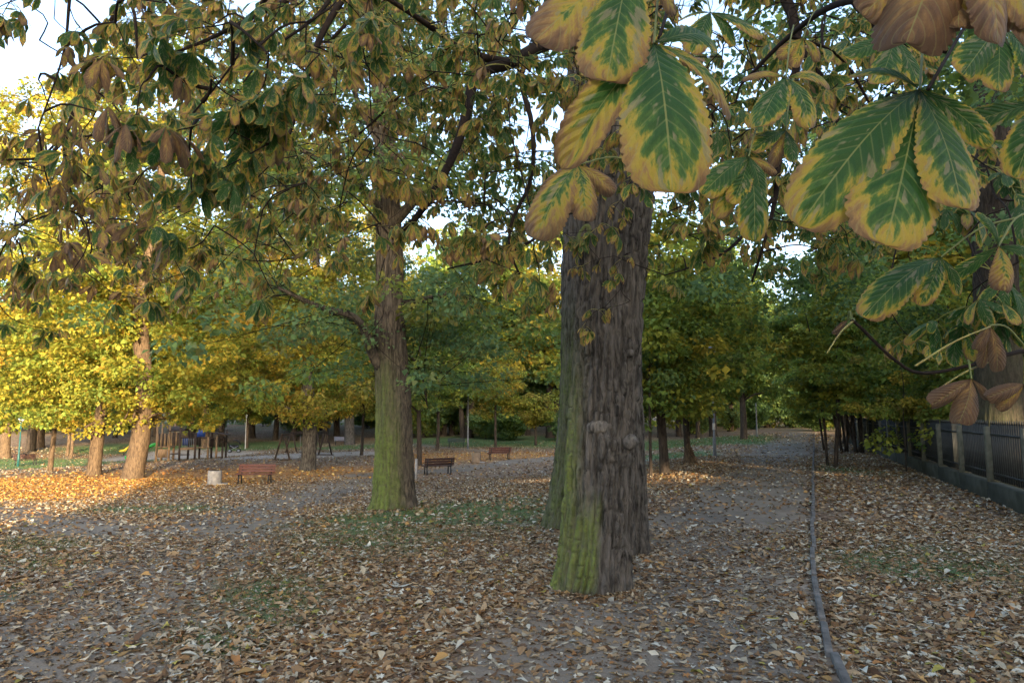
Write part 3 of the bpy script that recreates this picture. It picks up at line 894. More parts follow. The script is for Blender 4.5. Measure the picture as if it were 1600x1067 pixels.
for px, y, k, lab in [(1395, 42, 1, 'tall dark green tree beyond the fence, nearest the thicket'), (1480, 36, 0, 'tall broad green tree beyond the middle of the fence'), (1590, 30, 3, 'tall golden green tree beyond the fence by the tall trunk'),
                     (1330, 62, 2, 'tall bluish green tree behind the thicket'), (1440, 60, 0, 'tall green tree far beyond the fence')]:
    q = P(px, 648, y); place_tree(bk[k], ground(q[0], q[1]), lab, 'tall_tree', None, px * 1.3, 1.25)
for px, py, ms, sc_, lab in [(318, 700, MY1, 1.25, 'towering golden maple behind the play tower'), (60, 700, MY1, 1.2, 'towering golden maple behind the sunlit bench'), (548, 694, MY3, 1.3, 'towering golden green maple behind the bluish grey bench'),
                             (735, 684, bk[0], 1.7, 'towering green tree behind the lamp and dark green bench'), (858, 684, bk[3], 1.75, 'towering golden green tree at the lawn left of the massive trunk'), (1085, 678, bk[0], 1.8, 'towering green tree behind the young green maples')]:
    place_tree(ms, G(px, py), lab, 'tall_tree', None, px * .9, sc_)
# hedge at the back left
gh = np.random.default_rng(8)
hc = []
for i in range(620):
    t = gh.random()
    x = -110 + t * 205; y = 112 + 8 * math.sin(t * 5) + gh.uniform(-1.2, 1.2)
    hc.append(ground(x, y) + np.array([0, 0, gh.uniform(.3, 3.4)]))
V, T, K = crown_arrays(gh, np.array(hc), gh.uniform(.9, 1.5, len(hc)), 60, .30, pal_blu, .8)
hd = link('hedge', mesh_np('hedge', V, [T], M['leafcol'], dict(Col=K)))
tag(hd, 'long bluish green hedge closing the park behind the playground', 'hedge')

# ------------------------------------------------------------------ thicket, fence and the tree behind it
FD = np.array([0.42, 1.0]); FD = FD / np.linalg.norm(FD)
fa = G(1600, 800)
fb = G(1372, 709)
fdir = (fb - fa)[:2]; flen0 = np.linalg.norm(fdir); fdir /= flen0
fstart = fa[:2] - fdir * 3.2
FL = flen0 + 3.2 + 14
FEN = thing('fence', 'dark iron picket fence with stone posts on a low mossy wall', 'fence', ground(*fstart), math.atan2(fdir[1], fdir[0]))
def fz(s):
    q = fstart + fdir * s
    return float(terrain(q[0], q[1])) - float(FEN.location[2])
pk = MB(); pk.bar((0, 0, -.63), (0, 0, .60), .030, .030); pk.tube([(0, 0, .60), (0, 0, .70)], [.021, .002], 4)
pkm = pk.mesh('picket', M['fence_metal'])
L = 2.6; s = 0.0
wall_h = .42
rnd = random.Random(4)
while s < FL:
    zz = fz(s + L / 2)
    z2 = (fz(s + L) - fz(s)) / L
    o = MB(); o.box((L / 2, 0, 0), (L - .02, .26, wall_h + .3), None, .02)
    w_ = link('plinth', o.mesh('plinth', M['plinth']), FEN, (s, 0, zz + wall_h / 2 - .15)); 
    for zr, nm in ((wall_h + .20, 'rail'), (wall_h + 1.06, 'rail')):
        o = MB(); o.box((L / 2, 0, 0), (L, .035, .045))
        link(nm, o.mesh('rail', M['fence_metal']), FEN, (s, 0, zz + zr))
    o = MB(); o.box((0, 0, .62), (.20, .20, 1.34), None, .015)
    link('post', o.mesh('post', M['fence_post']), FEN, (s, 0, zz + wall_h - .05))
    n = 17 if s < 24 else 9
    for k in range(1, n):
        link('picket', pkm, FEN, (s + L * k / n, 0, zz + wall_h + .69))
    s += L
# the trunk behind the fence
tf = np.array([*(P(1557, 648, 18.5)[:2]), 0]); tf[2] = float(terrain(tf[0], tf[1])) - .05
FT = thing('oak_tree', 'tall straight trunk with yellow green bark behind the picket fence', 'tree', tf)
pF = [tf + np.array([0, 0, -.2])] + [P(*q, 18.5) for q in [(1560, 640), (1558, 500), (1552, 350), (1545, 200), (1536, 80), (1530, -80)]]
V, pl_, at = bark_trunk(pF, [.62, .57, .54, .51, .48, .45, .41], 100, 240, .05, 9.5, 5.5, .3, .5, moss=lambda A, H: .6 * fbm(np.cos(A) * 2, np.sin(A) * 2, H) * S(6, 2, H), off=tf)
link('trunk', mesh_np('trunk', V, pl_, M['bark_dark'], at, True), FT)
for pts, r0 in [([(1536, 130, 0), (1500, 90, .3), (1450, 60, .8), (1390, 0, 1.5)], .15), ([(1540, 180, 0), (1590, 130, .2), (1650, 60, .4)], .13)]:
    limb(FT, tf, [P(a, b, 18.5 + c) for a, b, c in pts], r0, r0 * .3, M['bark_dark'])
gq = np.random.default_rng(46)
cl = []
for i in range(330):  # crown extended above the frame, added to shade the ground at right
    yy = gq.uniform(-13, 6)
    cl.append(tf + np.array([gq.uniform(-8.0, 6.5), yy, gq.uniform(5.0 if yy > -4 else 8.5, 12.5)]))
V, T, K = crown_arrays(gq, np.array(cl), gq.uniform(.6, 1.1, len(cl)), 110, .15, pal_drk, .5)
link('crown', mesh_np('crown', V - tf, [T], M['leafcol'], dict(Col=K)), FT)

# thicket stems by the fence
gs = np.random.default_rng(9)
def shrub(loc, label, name, nst, spread, h, r, pal, ncl, per, leaf, clr, lowz, group=None, leanx=0.0, px_lean=None, cr=None):
    o = thing(name, label, 'shrub' if 'shrub' in name else 'tree', loc, 0, group)
    tips = []
    for k in range(nst):
        a = gs.uniform(0, 6.28); b0 = np.array([math.cos(a), math.sin(a), 0]) * gs.uniform(.05, .28) * (nst > 1)
        sp = np.array([gs.normal(0, spread) + leanx, gs.normal(0, spread), 1.0])
        pts = [b0 + np.array([0, 0, -.15])] + [b0 + sp * h * f + np.array([gs.normal(0, .06), gs.normal(0, .06), 0]) for f in (.25, .5, .75, 1.0)]
        pth = smooth_path(pts, 14)
        rr = r * gs.uniform(.7, 1.2)
        V, pl_ = tube_np(pth, np.linspace(rr, rr * .25, 14), 8)
        link('stem', mesh_np('stem', V, pl_, M['bark_dark'], dict(moss=np.zeros(len(V))), True), o)
        tips.append(pth)
    al = np.concatenate([p[3:] for p in tips])
    C = []
    for i in range(ncl):
        q = al[gs.integers(len(al))] + gs.normal(0, 1, 3) * np.array([cr or clr * 1.6, cr or clr * 1.6, clr * 1.1])
        q[2] = max(q[2], lowz + gs.random() * .5)
        C.append(q)
    V, T, K = crown_arrays(gs, np.array(C), gs.uniform(.6, 1.2, ncl) * clr, per, leaf, pal, .55)
    link('crown', mesh_np('crown', V, [T], M['leafcol'], dict(Col=K)), o)
    return o
for (px, py, nst, lab, h, lx) in [(1293, 727, 1, 'slim dark maple stem beside the kerb, next to its paired stem', 6.5, -.02), (1305, 730, 1, 'dark maple stem paired with the slim one beside the kerb', 7.0, .03),
                                  (1288, 704, 1, 'leaning dark sapling at the kerb behind the paired stems', 6.0, -.12)]:
    shrub(G(px, py), lab, 'maple_sapling', nst, .03, h, .085, pal_lim, 60, 100, .15, .55, 2.2, None, lx)
for (px, py, nst, lab) in [(1325, 706, 4, 'cluster of dark maple stems nearest the kerb pair'), (1345, 708, 5, 'dense cluster of dark stems at the fence end'),
                           (1318, 694, 4, 'dark multi stemmed maple deeper along the kerb'), (1335, 690, 4, 'dark multi stemmed maple behind the dense stem cluster')]:
    shrub(G(px, py), lab, 'maple_shrub', nst, .10, 6.5, .085, pal_lim, 75, 100, .17, .7, 2.3)
for i in range(9):
    y = 42 + i * 6.5
    x = kerb_x(y) + gs.uniform(2.0, 6.5)
    shrub(ground(x, y), 'dark multi stemmed maple further along the path kerb', 'maple_shrub', 3, .10, 7.5, .11, pal_grn, 60, 90, .24, 1.0, 2.2, 'maples lining the far path')
shrub(G(1416, 738), 'thin sapling with olive crown against the picket fence', 'maple_sapling', 1, .02, 3.6, .035, pal_oli, 40, 130, .10, .42, 1.75, None, .0, cr=.8)
for i, (s_, off_, lab) in enumerate([(12, 1.2, 'lime green shrub behind the middle of the fence'), (17, 1.4, 'lime green shrub behind the fence far end'),
                                     (22, 1.6, 'lime green shrub past the fence end'), (27, 2.2, 'lime green shrub beyond the thicket')]):
    q = fstart + fdir * s_ + np.array([fdir[1], -fdir[0]]) * (off_ + 1.6)
    shrub(ground(*q), lab, 'leafy_shrub', 5, .16, 6.0, .06, pal_lim, 110, 100, .14, .7, 1.0, None, 0, cr=1.3)

for x, y, lab in [(17.8, 23.5, 'dense green shrub behind the nearest fence panel'), (21.0, 27.5, 'dense green shrub deeper behind the nearest fence panel'), (16.0, 25.5, 'dense green shrub right behind the tall trunk'), (25.5, 32, 'dense green shrub farthest behind the fence')]:
    shrub(ground(x, y), lab, 'leafy_shrub', 5, .16, 6.5, .06, pal_grn, 120, 100, .16, .8, .5, None, 0, cr=1.6)
for x, y, k, lab in [(41.5, 101, 0, 'dark bush closing the far end of the path'), (45.5, 104, 1, 'bluish bush closing the far end of the path'), (38, 103, 2, 'green bush closing the far end of the path'), (49, 101, 0, 'dark bush past the right side of the path end')]:
    place_tree(und[k], ground(x, y), lab, 'woodland_bush', None, x, 1.25, 'bush')
# ------------------------------------------------------------------ benches, bins, lamps
def bench(px, py, rz, mat, label, w=1.65, sc=1.0):
    o = thing('park_bench', label, 'bench', G(px, py), rz)
    o.scale = (sc,) * 3
    for sx in (-1, 1):
        m = MB(); x = sx * w * .40
        m.bar((x, -.22, 0), (x, -.18, .42), .05, .05); m.bar((x, .20, 0), (x, .14, .42), .05, .05)
        m.bar((x, -.26, .41), (x, .22, .41), .05, .04); m.bar((x, .18, .40), (x, .30, .84), .05, .04)
        m.bar((x, -.28, .02), (x, .26, .02), .06, .04)
        link('leg', m.mesh('leg', M['iron']), o)
    for k in range(4):
        m = MB(); m.box((0, -.22 + k * .125, .45), (w, .105, .035), None, .008)
        link('seat_slat', m.mesh('seat_slat', mat), o)
    for k in range(3):
        m = MB(); m.box((0, .215 + k * .035, .56 + k * .125), (w, .032, .11), Matrix.Rotation(R(-15), 4, 'X'), .008)
        link('back_slat', m.mesh('back_slat', mat), o)
    return o
bench(398, 756, R(2), M['red_wood'], 'reddish park bench beside the grey concrete bin')
bench(684, 741, R(207), M['brown_wood'], 'dark brown park bench turned away, right of the mossy oak')
bench(780, 718, R(198), M['red_wood'], 'red brown park bench next to the square brown bin')
bench(713, 699, R(3), M['green_wood'], 'dark green park bench in front of the lawn by the lamp')
bench(534, 695, R(8), M['grey_wood'], 'bluish grey park bench right of the swings')
bench(40, 727, R(62), M['brown_wood'], 'dark park bench in sunlight beside the green lamp post')
def octa_bin(px, py, r, h, mat, label):
    o = thing('litter_bin', label, 'bin', G(px, py), .25)
    m = MB()
    an = [R(45 * k + 22.5) for k in range(8)]
    prof = [(r * .96, -.03), (r, .02), (r, h - .04), (r * .97, h), (r * .72, h), (r * .68, h - .08), (r * .66, .1)]
    V = [[q * math.cos(a), q * math.sin(a), z] for q, z in prof for a in an]
    f = [[i * 8 + k, i * 8 + (k + 1) % 8, (i + 1) * 8 + (k + 1) % 8, (i + 1) * 8 + k] for i in range(len(prof) - 1) for k in range(8)]
    m.add(V, [f, [list(range(8 * (len(prof) - 1), 8 * len(prof)))]])
    link('shell', m.mesh('shell', mat), o)
    m = MB(); V = [[q * math.cos(a), q * math.sin(a), z] for q, z in ((r * .70, h - .02), (r * .73, h + .015), (r * .55, h + .02)) for a in an]
    m.add(V, [[[i * 8 + k, i * 8 + (k + 1) % 8, (i + 1) * 8 + (k + 1) % 8, (i + 1) * 8 + k] for i in range(2) for k in range(8)]])
    link('liner', m.mesh('liner', M['iron']), o)
    m = MB(); m.box((r * .9, .05, .03), (.55, .5, .05), None, .01)
    link('base', m.mesh('base', M['concrete']), o)
octa_bin(335, 757, .30, .62, M['concrete'], 'grey concrete litter bin beside the reddish bench')
octa_bin(744, 723, .30, .66, M['concrete_brown'], 'brown concrete litter bin between the two brown benches')
def post_thing(px, py, h, w_, mat, name, label, cat):
    o = thing(name, label, cat, G(px, py))
    m = MB(); m.box((0, 0, h / 2 - .1), (w_, w_, h + .2), None, .015); link('shaft', m.mesh('shaft', mat), o)
    m = MB(); m.box((0, 0, h + .02), (w_ * 1.06, w_ * 1.06, .04), None, .012); link('cap', m.mesh('cap', mat), o)
post_thing(650, 749, .95, .11, M['concrete'], 'concrete_post', 'short pale concrete post beside the mossy oak', 'post')
def lamp(px, py, h, label, mat=M['lamp_metal'], head=True, sticker=False):
    b = G(px, py)
    o = thing('street_lamp', label, 'lamp', b)
    m = MB(); m.tube([(0, 0, -.2), (0, 0, .9), (0, 0, .95), (0, 0, h)], [.085, .08, .055, .04], 12); link('pole', m.mesh('pole', mat, smooth=False), o)
    m = MB(); m.tube([(0, 0, 0), (0, 0, .05)], [.13, .12], 12); link('base_plate', m.mesh('base_plate', mat), o)
    if head:
        m = MB(); m.tube([(0, 0, h - .02), (0, 0, h + .05), (0, 0, h + .28), (0, 0, h + .30)], [.05, .12, .24, .22], 14); link('globe', m.mesh('globe', M['lamp_glass']), o)
        m = MB(); m.tube([(0, 0, h + .30), (0, 0, h + .34), (0, 0, h + .42)], [.27, .26, .05], 14); link('cap', m.mesh('cap', mat), o)
    if sticker:
        m = MB(); m.tube([(0, 0, 1.3), (0, 0, 1.62)], [.066, .064], 12, False); link('paper_notice', m.mesh('paper_notice', M['white']), o)
    return o
lamp(1183, 682, 3.6, 'grey lamp post with round head on the lawn corner by the path')
lamp(1117, 713, 5.0, 'grey lamp post with torn paper notice beside the path', sticker=True)
lamp(731, 701, 5.5, 'grey lamp post by the dark green bench')
lamp(28, 729, 3.4, 'dark green lamp post beside the sunlit bench', M['lamp_green'])
lamp(383, 701, 3.2, 'thin white lamp post behind the pram', M['white']).scale = (.55, .55, 1)

# ------------------------------------------------------------------ playground
pb = G(285, 719)
PT = thing('play_tower', 'wooden play tower with plank walls, bridge and dark roofs', 'playground', pb, R(12))
def ptb(name, c, d, mat, rot=None, bev=.01):
    m = MB(); m.box((0, 0, 0), d, rot, bev)
    return link(name, m.mesh(name, M[mat]), PT, c)
for (x, y, h, mt) in [(-1.55, -.6, 2.7, 'play_wood'), (-.75, -.6, 2.7, 'play_wood'), (-1.55, .6, 2.7, 'play_wood'), (-.75, .6, 2.7, 'play_wood'),
                      (-.05, -.7, 2.5, 'play_dark'), (.2, .6, 2.3, 'play_dark'), (.95, -.7, 1.9, 'play_dark'), (.95, .6, 2.3, 'play_dark'),
                      (1.75, -.5, 1.7, 'play_wood'), (2.3, -.5, 1.75, 'play_wood'), (1.75, .6, 2.3, 'play_dark'), (2.75, .5, 2.2, 'play_dark'), (2.7, -.5, 1.0, 'play_dark')]:
    ptb('post', (x, y, h / 2 - .1), (.12, .12, h + .2), mt)
PT.scale = (1.12, 1.12, 1.08)
for k in range(7):
    ptb('wall_plank', (-1.5 + k * .115, -.66, 1.5), (.10, .03, .9), 'play_wood' if k % 2 == 0 else 'play_dark')
    ptb('wall_plank', (.25 + k * .11, .62, 1.5), (.10, .03, .9), 'play_dark')
    ptb('wall_plank', (1.7 + k * .15, .55, 1.25), (.12, .03, .7), 'play_dark')
for k in range(7):
    ptb('wall_plank', (-.62 + k * .10, -.62, 1.55), (.085, .03, .95), 'play_wood' if k % 3 == 0 else 'play_dark')
for k in range(5):
    ptb('floor_plank', (-1.15, -.5 + k * .25, .98), (.95, .22, .05), 'play_wood')
for k in range(6):
    ptb('bridge_plank', (.15 + k * .30, -.05, .92), (.26, 1.15, .05), 'play_wood')
for k in range(8):
    ptb('baluster', (.1 + k * .12, -.66, 1.3), (.03, .03, .65), 'steel')
ptb('handrail', (.5, -.66, 1.64), (1.1, .07, .07), 'play_dark')
ptb('beam', (.45, -.70, .85), (1.1, .08, .14), 'play_wood')
ptb('beam', (2.0, -.5, 1.62), (1.6, .10, .10), 'play_dark')
ptb('roof', (-.35, -.36, 2.28), (1.1, .75, .05), 'play_dark', Matrix.Rotation(R(24), 4, 'X'))
ptb('roof', (-.35, .33, 2.28), (1.1, .75, .05), 'play_dark', Matrix.Rotation(R(-24), 4, 'X'))
ptb('roof', (2.2, 0, 1.95), (1.6, 1.3, .06), 'play_dark', Matrix.Rotation(R(10), 4, 'Y'))
ptb('blue_panel', (1.25, -.45, 1.95), (.55, .04, .5), 'blue')
ptb('blue_panel', (.25, -.55, 1.35), (.35, .03, .5), 'blue')
ptb('yellow_panel', (1.95, -.2, 2.25), (.28, .04, .5), 'yellow')
ptb('orange_panel', (-1.15, -.62, .55), (.6, .04, .6), 'play_wood')
ptb('step', (.35, -.8, .45), (.6, .12, .06), 'play_dark'); ptb('step', (-.4, -.3, .5), (.5, .8, .06), 'play_dark')
# slide: a curved channel
m = MB()
prof = [(-.22, .20), (-.20, .02), (-.12, 0), (.12, 0), (.20, .02), (.22, .20)]
line = [(-1.55, 1.12), (-1.9, 1.05), (-2.3, .82), (-2.7, .55), (-3.1, .30), (-3.4, .18), (-3.6, .17)]
V = []; f = []
for (x, z) in line:
    for (yy, dz) in prof: V.append([x, yy, z + dz])
    for (yy, dz) in prof[::-1]: V.append([x, yy * 1.12, z + dz - .03])
nn = 12
for i in range(len(line) - 1):
    for k in range(nn):
        f.append([i * nn + k, i * nn + (k + 1) % nn, (i + 1) * nn + (k + 1) % nn, (i + 1) * nn + k])
m.add(V, [f, [list(range(nn))[::-1], list(range((len(line) - 1) * nn, len(line) * nn))]])
link('slide', m.mesh('slide', M['slide_green']), PT, (0, -.1, 0))
# swings
def swing_set(pl, pr_, label, seats, h=2.0):
    a, b = G(*pl), G(*pr_)
    mid = (a + b) / 2
    ang = math.atan2(b[1] - a[1], b[0] - a[0])
    o = thing('swing_set', label, 'swing', mid, ang)
    half = np.linalg.norm((b - a)[:2]) / 2
    zc = float(mid[2])
    for sx in (-1, 1):
        zl = (a if sx < 0 else b)[2] - zc
        for sy in (-1, 1):
            m = MB(); m.bar((sx * half, sy * .58, zl - .05), (sx * half, sy * .06, h), .09, .09); link('leg', m.mesh('leg', M['play_dark']), o)
        m = MB(); m.bar((sx * half, -.7, zl + .04), (sx * half, .7, zl + .04), .10, .08); link('foot_beam', m.mesh('foot_beam', M['play_dark']), o)
    m = MB(); m.bar((-half - .15, 0, h), (half + .15, 0, h), .11, .11); link('top_beam', m.mesh('top_beam', M['play_dark']), o)
    for x in seats:
        s_ = MB(); s_.box((x, 0, .42), (.45, .17, .05), None, .015); st = link('seat', s_.mesh('seat', M['rubber']), o)
        for sx in (-1, 1):
            m = MB(); m.tube([(x + sx * .2, 0, .44), (x + sx * .2, 0, h)], .012, 5); link('chain', m.mesh('chain', M['steel']), st)
    return o
o1 = swing_set((441, 719), (508, 711), 'dark timber swing frame with a flat seat, partly behind the golden maple', [-.55, .75], 1.75)
o2 = swing_set((455, 707), (493, 703), 'dark timber swing frame standing behind the front swings', [0.2], 1.8)
# pram
q = G(366, 707)
PR = thing('pram', 'dark baby pram with raised hood parked by the sunlit yellow tree', 'pram', q, R(15))
PR.scale = (1.25, 1.25, 1.2)
m = MB(); V = []; f = []
for i, x in enumerate(np.linspace(-.38, .30, 7)):
    for k in range(8):
        a = math.pi * k / 7
        V.append([x, -.22 * math.cos(a), .62 - (.26 + .04 * math.sin(i)) * math.sin(a)])
for i in range(6):
    for k in range(7): f.append([i * 8 + k, i * 8 + k + 1, (i + 1) * 8 + k + 1, (i + 1) * 8 + k])
m.add(V, [f, [list(range(8)), list(range(48, 56))[::-1]]]); link('carrycot', m.mesh('carrycot', M['black_fabric']), PR)
m = MB(); V = []; f = []
for i in range(7):
    a = math.pi * (.02 + .62 * i / 6)
    for k in range(7):
        yy = -.24 + .48 * k / 6; bow = 1 - .18 * abs(k - 3) ** 2 / 9
        V.append([.05 + .42 * math.cos(a) * bow, yy, .60 + .46 * math.sin(a) * bow])
for i in range(6):
    for k in range(6): f.append([i * 7 + k, i * 7 + k + 1, (i + 1) * 7 + k + 1, (i + 1) * 7 + k])
m.add(V, [f]); link('hood', m.mesh('hood', M['black_fabric']), PR)
m = MB(); m.bar((-.35, -.2, .2), (.3, -.2, .55), .03, .03); m.bar((-.35, .2, .2), (.3, .2, .55), .03, .03); m.bar((.3, -.2, .2), (-.35, -.2, .6), .03, .03); m.bar((.3, .2, .2), (-.35, .2, .6), .03, .03)
link('chassis', m.mesh('chassis', M['steel']), PR)
m = MB(); m.tube([(-.35, -.22, .55), (-.62, -.22, .98), (-.66, 0, 1.0), (-.62, .22, .98), (-.35, .22, .55)], .018, 6); link('handle', m.mesh('handle', M['rubber']), PR)
for sx in (-1, 1):
    for sy in (-1, 1):
        an = np.linspace(0, 2 * np.pi, 15)
        m = MB(); m.tube([(sx * .33 + .13 * math.cos(a), sy * .25, .155 + .13 * math.sin(a)) for a in an], .025, 6, False)
        wh = link('wheel', m.mesh('wheel', M['rubber']), PR)
        m = MB(); m.tube([(sx * .33, sy * .25 - .02, .155), (sx * .33, sy * .25 + .02, .155)], .09, 10); link('rim', m.mesh('rim', M['steel']), wh)
# spring toy
q = G(193, 712)
ST = thing('spring_rocker', 'small pale spring rocker beyond the thick sunlit maple', 'playground toy', q, .4)
an = np.linspace(0, 10 * np.pi, 60)
m = MB(); m.tube(np.stack([.09 * np.cos(an), .09 * np.sin(an), np.linspace(.0, .38, 60)], 1), .014, 5); link('spring', m.mesh('spring', M['iron']), ST)
m = MB(); m.tube([(-.42, 0, .45), (-.2, 0, .46), (.05, 0, .5), (.25, 0, .68), (.40, 0, .86), (.50, 0, .84)], [.05, .13, .14, .10, .09, .04], 10); link('body', m.mesh('body', M['yellow'], smooth=True), ST)
m = MB(); m.tube([(.24, -.22, .74), (.24, .22, .74)], .018, 6); link('handle', m.mesh('handle', M['iron']), ST)

# ------------------------------------------------------------------ chestnut leaves
def profile(u):
    f = np.power(np.maximum(u, 1e-4), 1.05) * np.power(np.maximum(1 - u, 0), .42)
    return f / .47
def leaflet(b, t, n, width, age, rnd, na=14, nb=4, fold=.25, curl=.15, arch=.10, twist=0.0, serr=.03):
    """one leaflet from base b to tip t with normal n; returns V, quads, attr"""
    b, t, n = np.asarray(b, float), np.asarray(t, float), np.asarray(n, float)
    d = t - b; L = np.linalg.norm(d); d /= L
    s = np.cross(n, d); s /= np.linalg.norm(s); n = np.cross(d, s)
    u = np.linspace(0, 1, na + 1); v = np.linspace(-1, 1, 2 * nb + 1)
    U, Vv = np.meshgrid(u, v, indexing='ij')
    hw = width * L * np.clip(profile(U), .012, 2)
    hw = hw * (1 + serr * np.abs(Vv) ** 6 * (np.where((np.arange(na + 1) % 3 == 0)[:, None], -1.6, .6) + .5 * np.sin(U * 23 + rnd * 9)))
    tw = twist * U
    off = -fold * np.abs(Vv) * hw * -1.0 - curl * Vv ** 2 * hw * 1.3 * (.4 + U)
    off = off + .012 * L * np.cos((U - .22 * np.abs(Vv)) * 75) * np.abs(Vv) * (na > 10) * .5
    lift = arch * L * np.sin(U * np.pi) - arch * .6 * L * U ** 3
    side = Vv * hw
    sx = side * np.cos(tw) - off * np.sin(tw); nx_ = side * np.sin(tw) + off * np.cos(tw) + lift
    Pt = b + U[..., None] * L * d + sx[..., None] * s + nx_[..., None] * n
    m = 2 * nb + 1
    ii = np.arange((na + 1) * m).reshape(na + 1, m)
    q = np.stack([ii[:-1, :-1], ii[:-1, 1:], ii[1:, 1:], ii[1:, :-1]], -1).reshape(-1, 4)
    at = np.stack([U, Vv * .5 + .5, np.full(U.shape, age), np.full(U.shape, rnd)], -1).reshape(-1, 4)
    return Pt.reshape(-1, 3), q, at
def compound_template(seed, age, hi=True, dry=0.0):
    """petiole from the origin along +X, five to seven hanging leaflets"""
    g = np.random.default_rng(seed)
    na, nb = (12, 3) if hi else (4, 1)
    k = int(g.choice([5, 5, 6, 7]))
    pl = g.uniform(.10, .16)
    hub = np.array([pl, 0, -.02 - .03 * g.random()])
    Vs, Qs, As, c = [], [], [], 0
    for i in range(k):
        f = (i - (k - 1) / 2) / ((k - 1) / 2)
        a = f * 2.0 + g.normal(0, .12)
        drop = g.uniform(.5, 1.25) + .25 * dry
        d = np.array([math.cos(a) * math.cos(drop), math.sin(a) * math.cos(drop), -math.sin(drop)])
        L = (.19 - .075 * abs(f) ** 1.5) * g.uniform(.88, 1.1)
        n = np.array([math.cos(a) * math.sin(drop), math.sin(a) * math.sin(drop), math.cos(drop)]) + g.normal(0, .2, 3)
        ag = float(np.clip(age + g.normal(0, .10), -.1, 1.0))
        dr = dry * g.uniform(.6, 1.4)
        V, q, at = leaflet(hub, hub + d * L * (1 - .25 * dr), n, .215 * (1 - .35 * dr), ag, g.random(), na, nb, .25 + .5 * dr, .15 + .6 * dr, g.uniform(.02, .16), g.normal(0, .35 + .9 * dr))
        Vs.append(V); Qs.append(q + c); As.append(at); c += len(V)
    pth = smooth_path([np.zeros(3), hub * .6 + np.array([0, 0, .012]), hub], 4)
    V, pl_ = tube_np(pth, .0022 if hi else .003, 4 if hi else 3, False)
    Vs.append(V); Qs.append(pl_[0] + c); As.append(np.tile([.5, .5, .45, .5], (len(V), 1)))
    return np.concatenate(Vs), np.concatenate(Qs), np.concatenate(As)
ages = [.0, .06, .12, .16, .22, .28, .36, .46, .58, .70]
TH = [compound_template(100 + i, a, True, dry=max(0, (a - .1) * 1.35)) for i, a in enumerate(ages)]
TL = [[compound_template(200 + 20 * j + i, a, False, dry=max(0, (a - .1) * 1.35)) for j in range(3)] for i, a in enumerate(ages)]
THM = [mesh_np('chestnut_leaf', v, [q], M['chestnut'], dict(leaf=a), True) for v, q, a in TH]
TLM = [[mesh_np('chestnut_leaf', v, [q], M['chestnut'], dict(leaf=a), True) for v, q, a in row] for row in TL]
def leaf_matrix(p, d, g, s):
    d = np.asarray(d, float); d = d / np.linalg.norm(d)
    up = np.array([0, 0, 1.0]) + g.normal(0, .25, 3)
    y = np.cross(up, d); y /= np.linalg.norm(y); z = np.cross(d, y)
    return np.stack([d * s, y * s, z * s], 1), np.asarray(p, float)

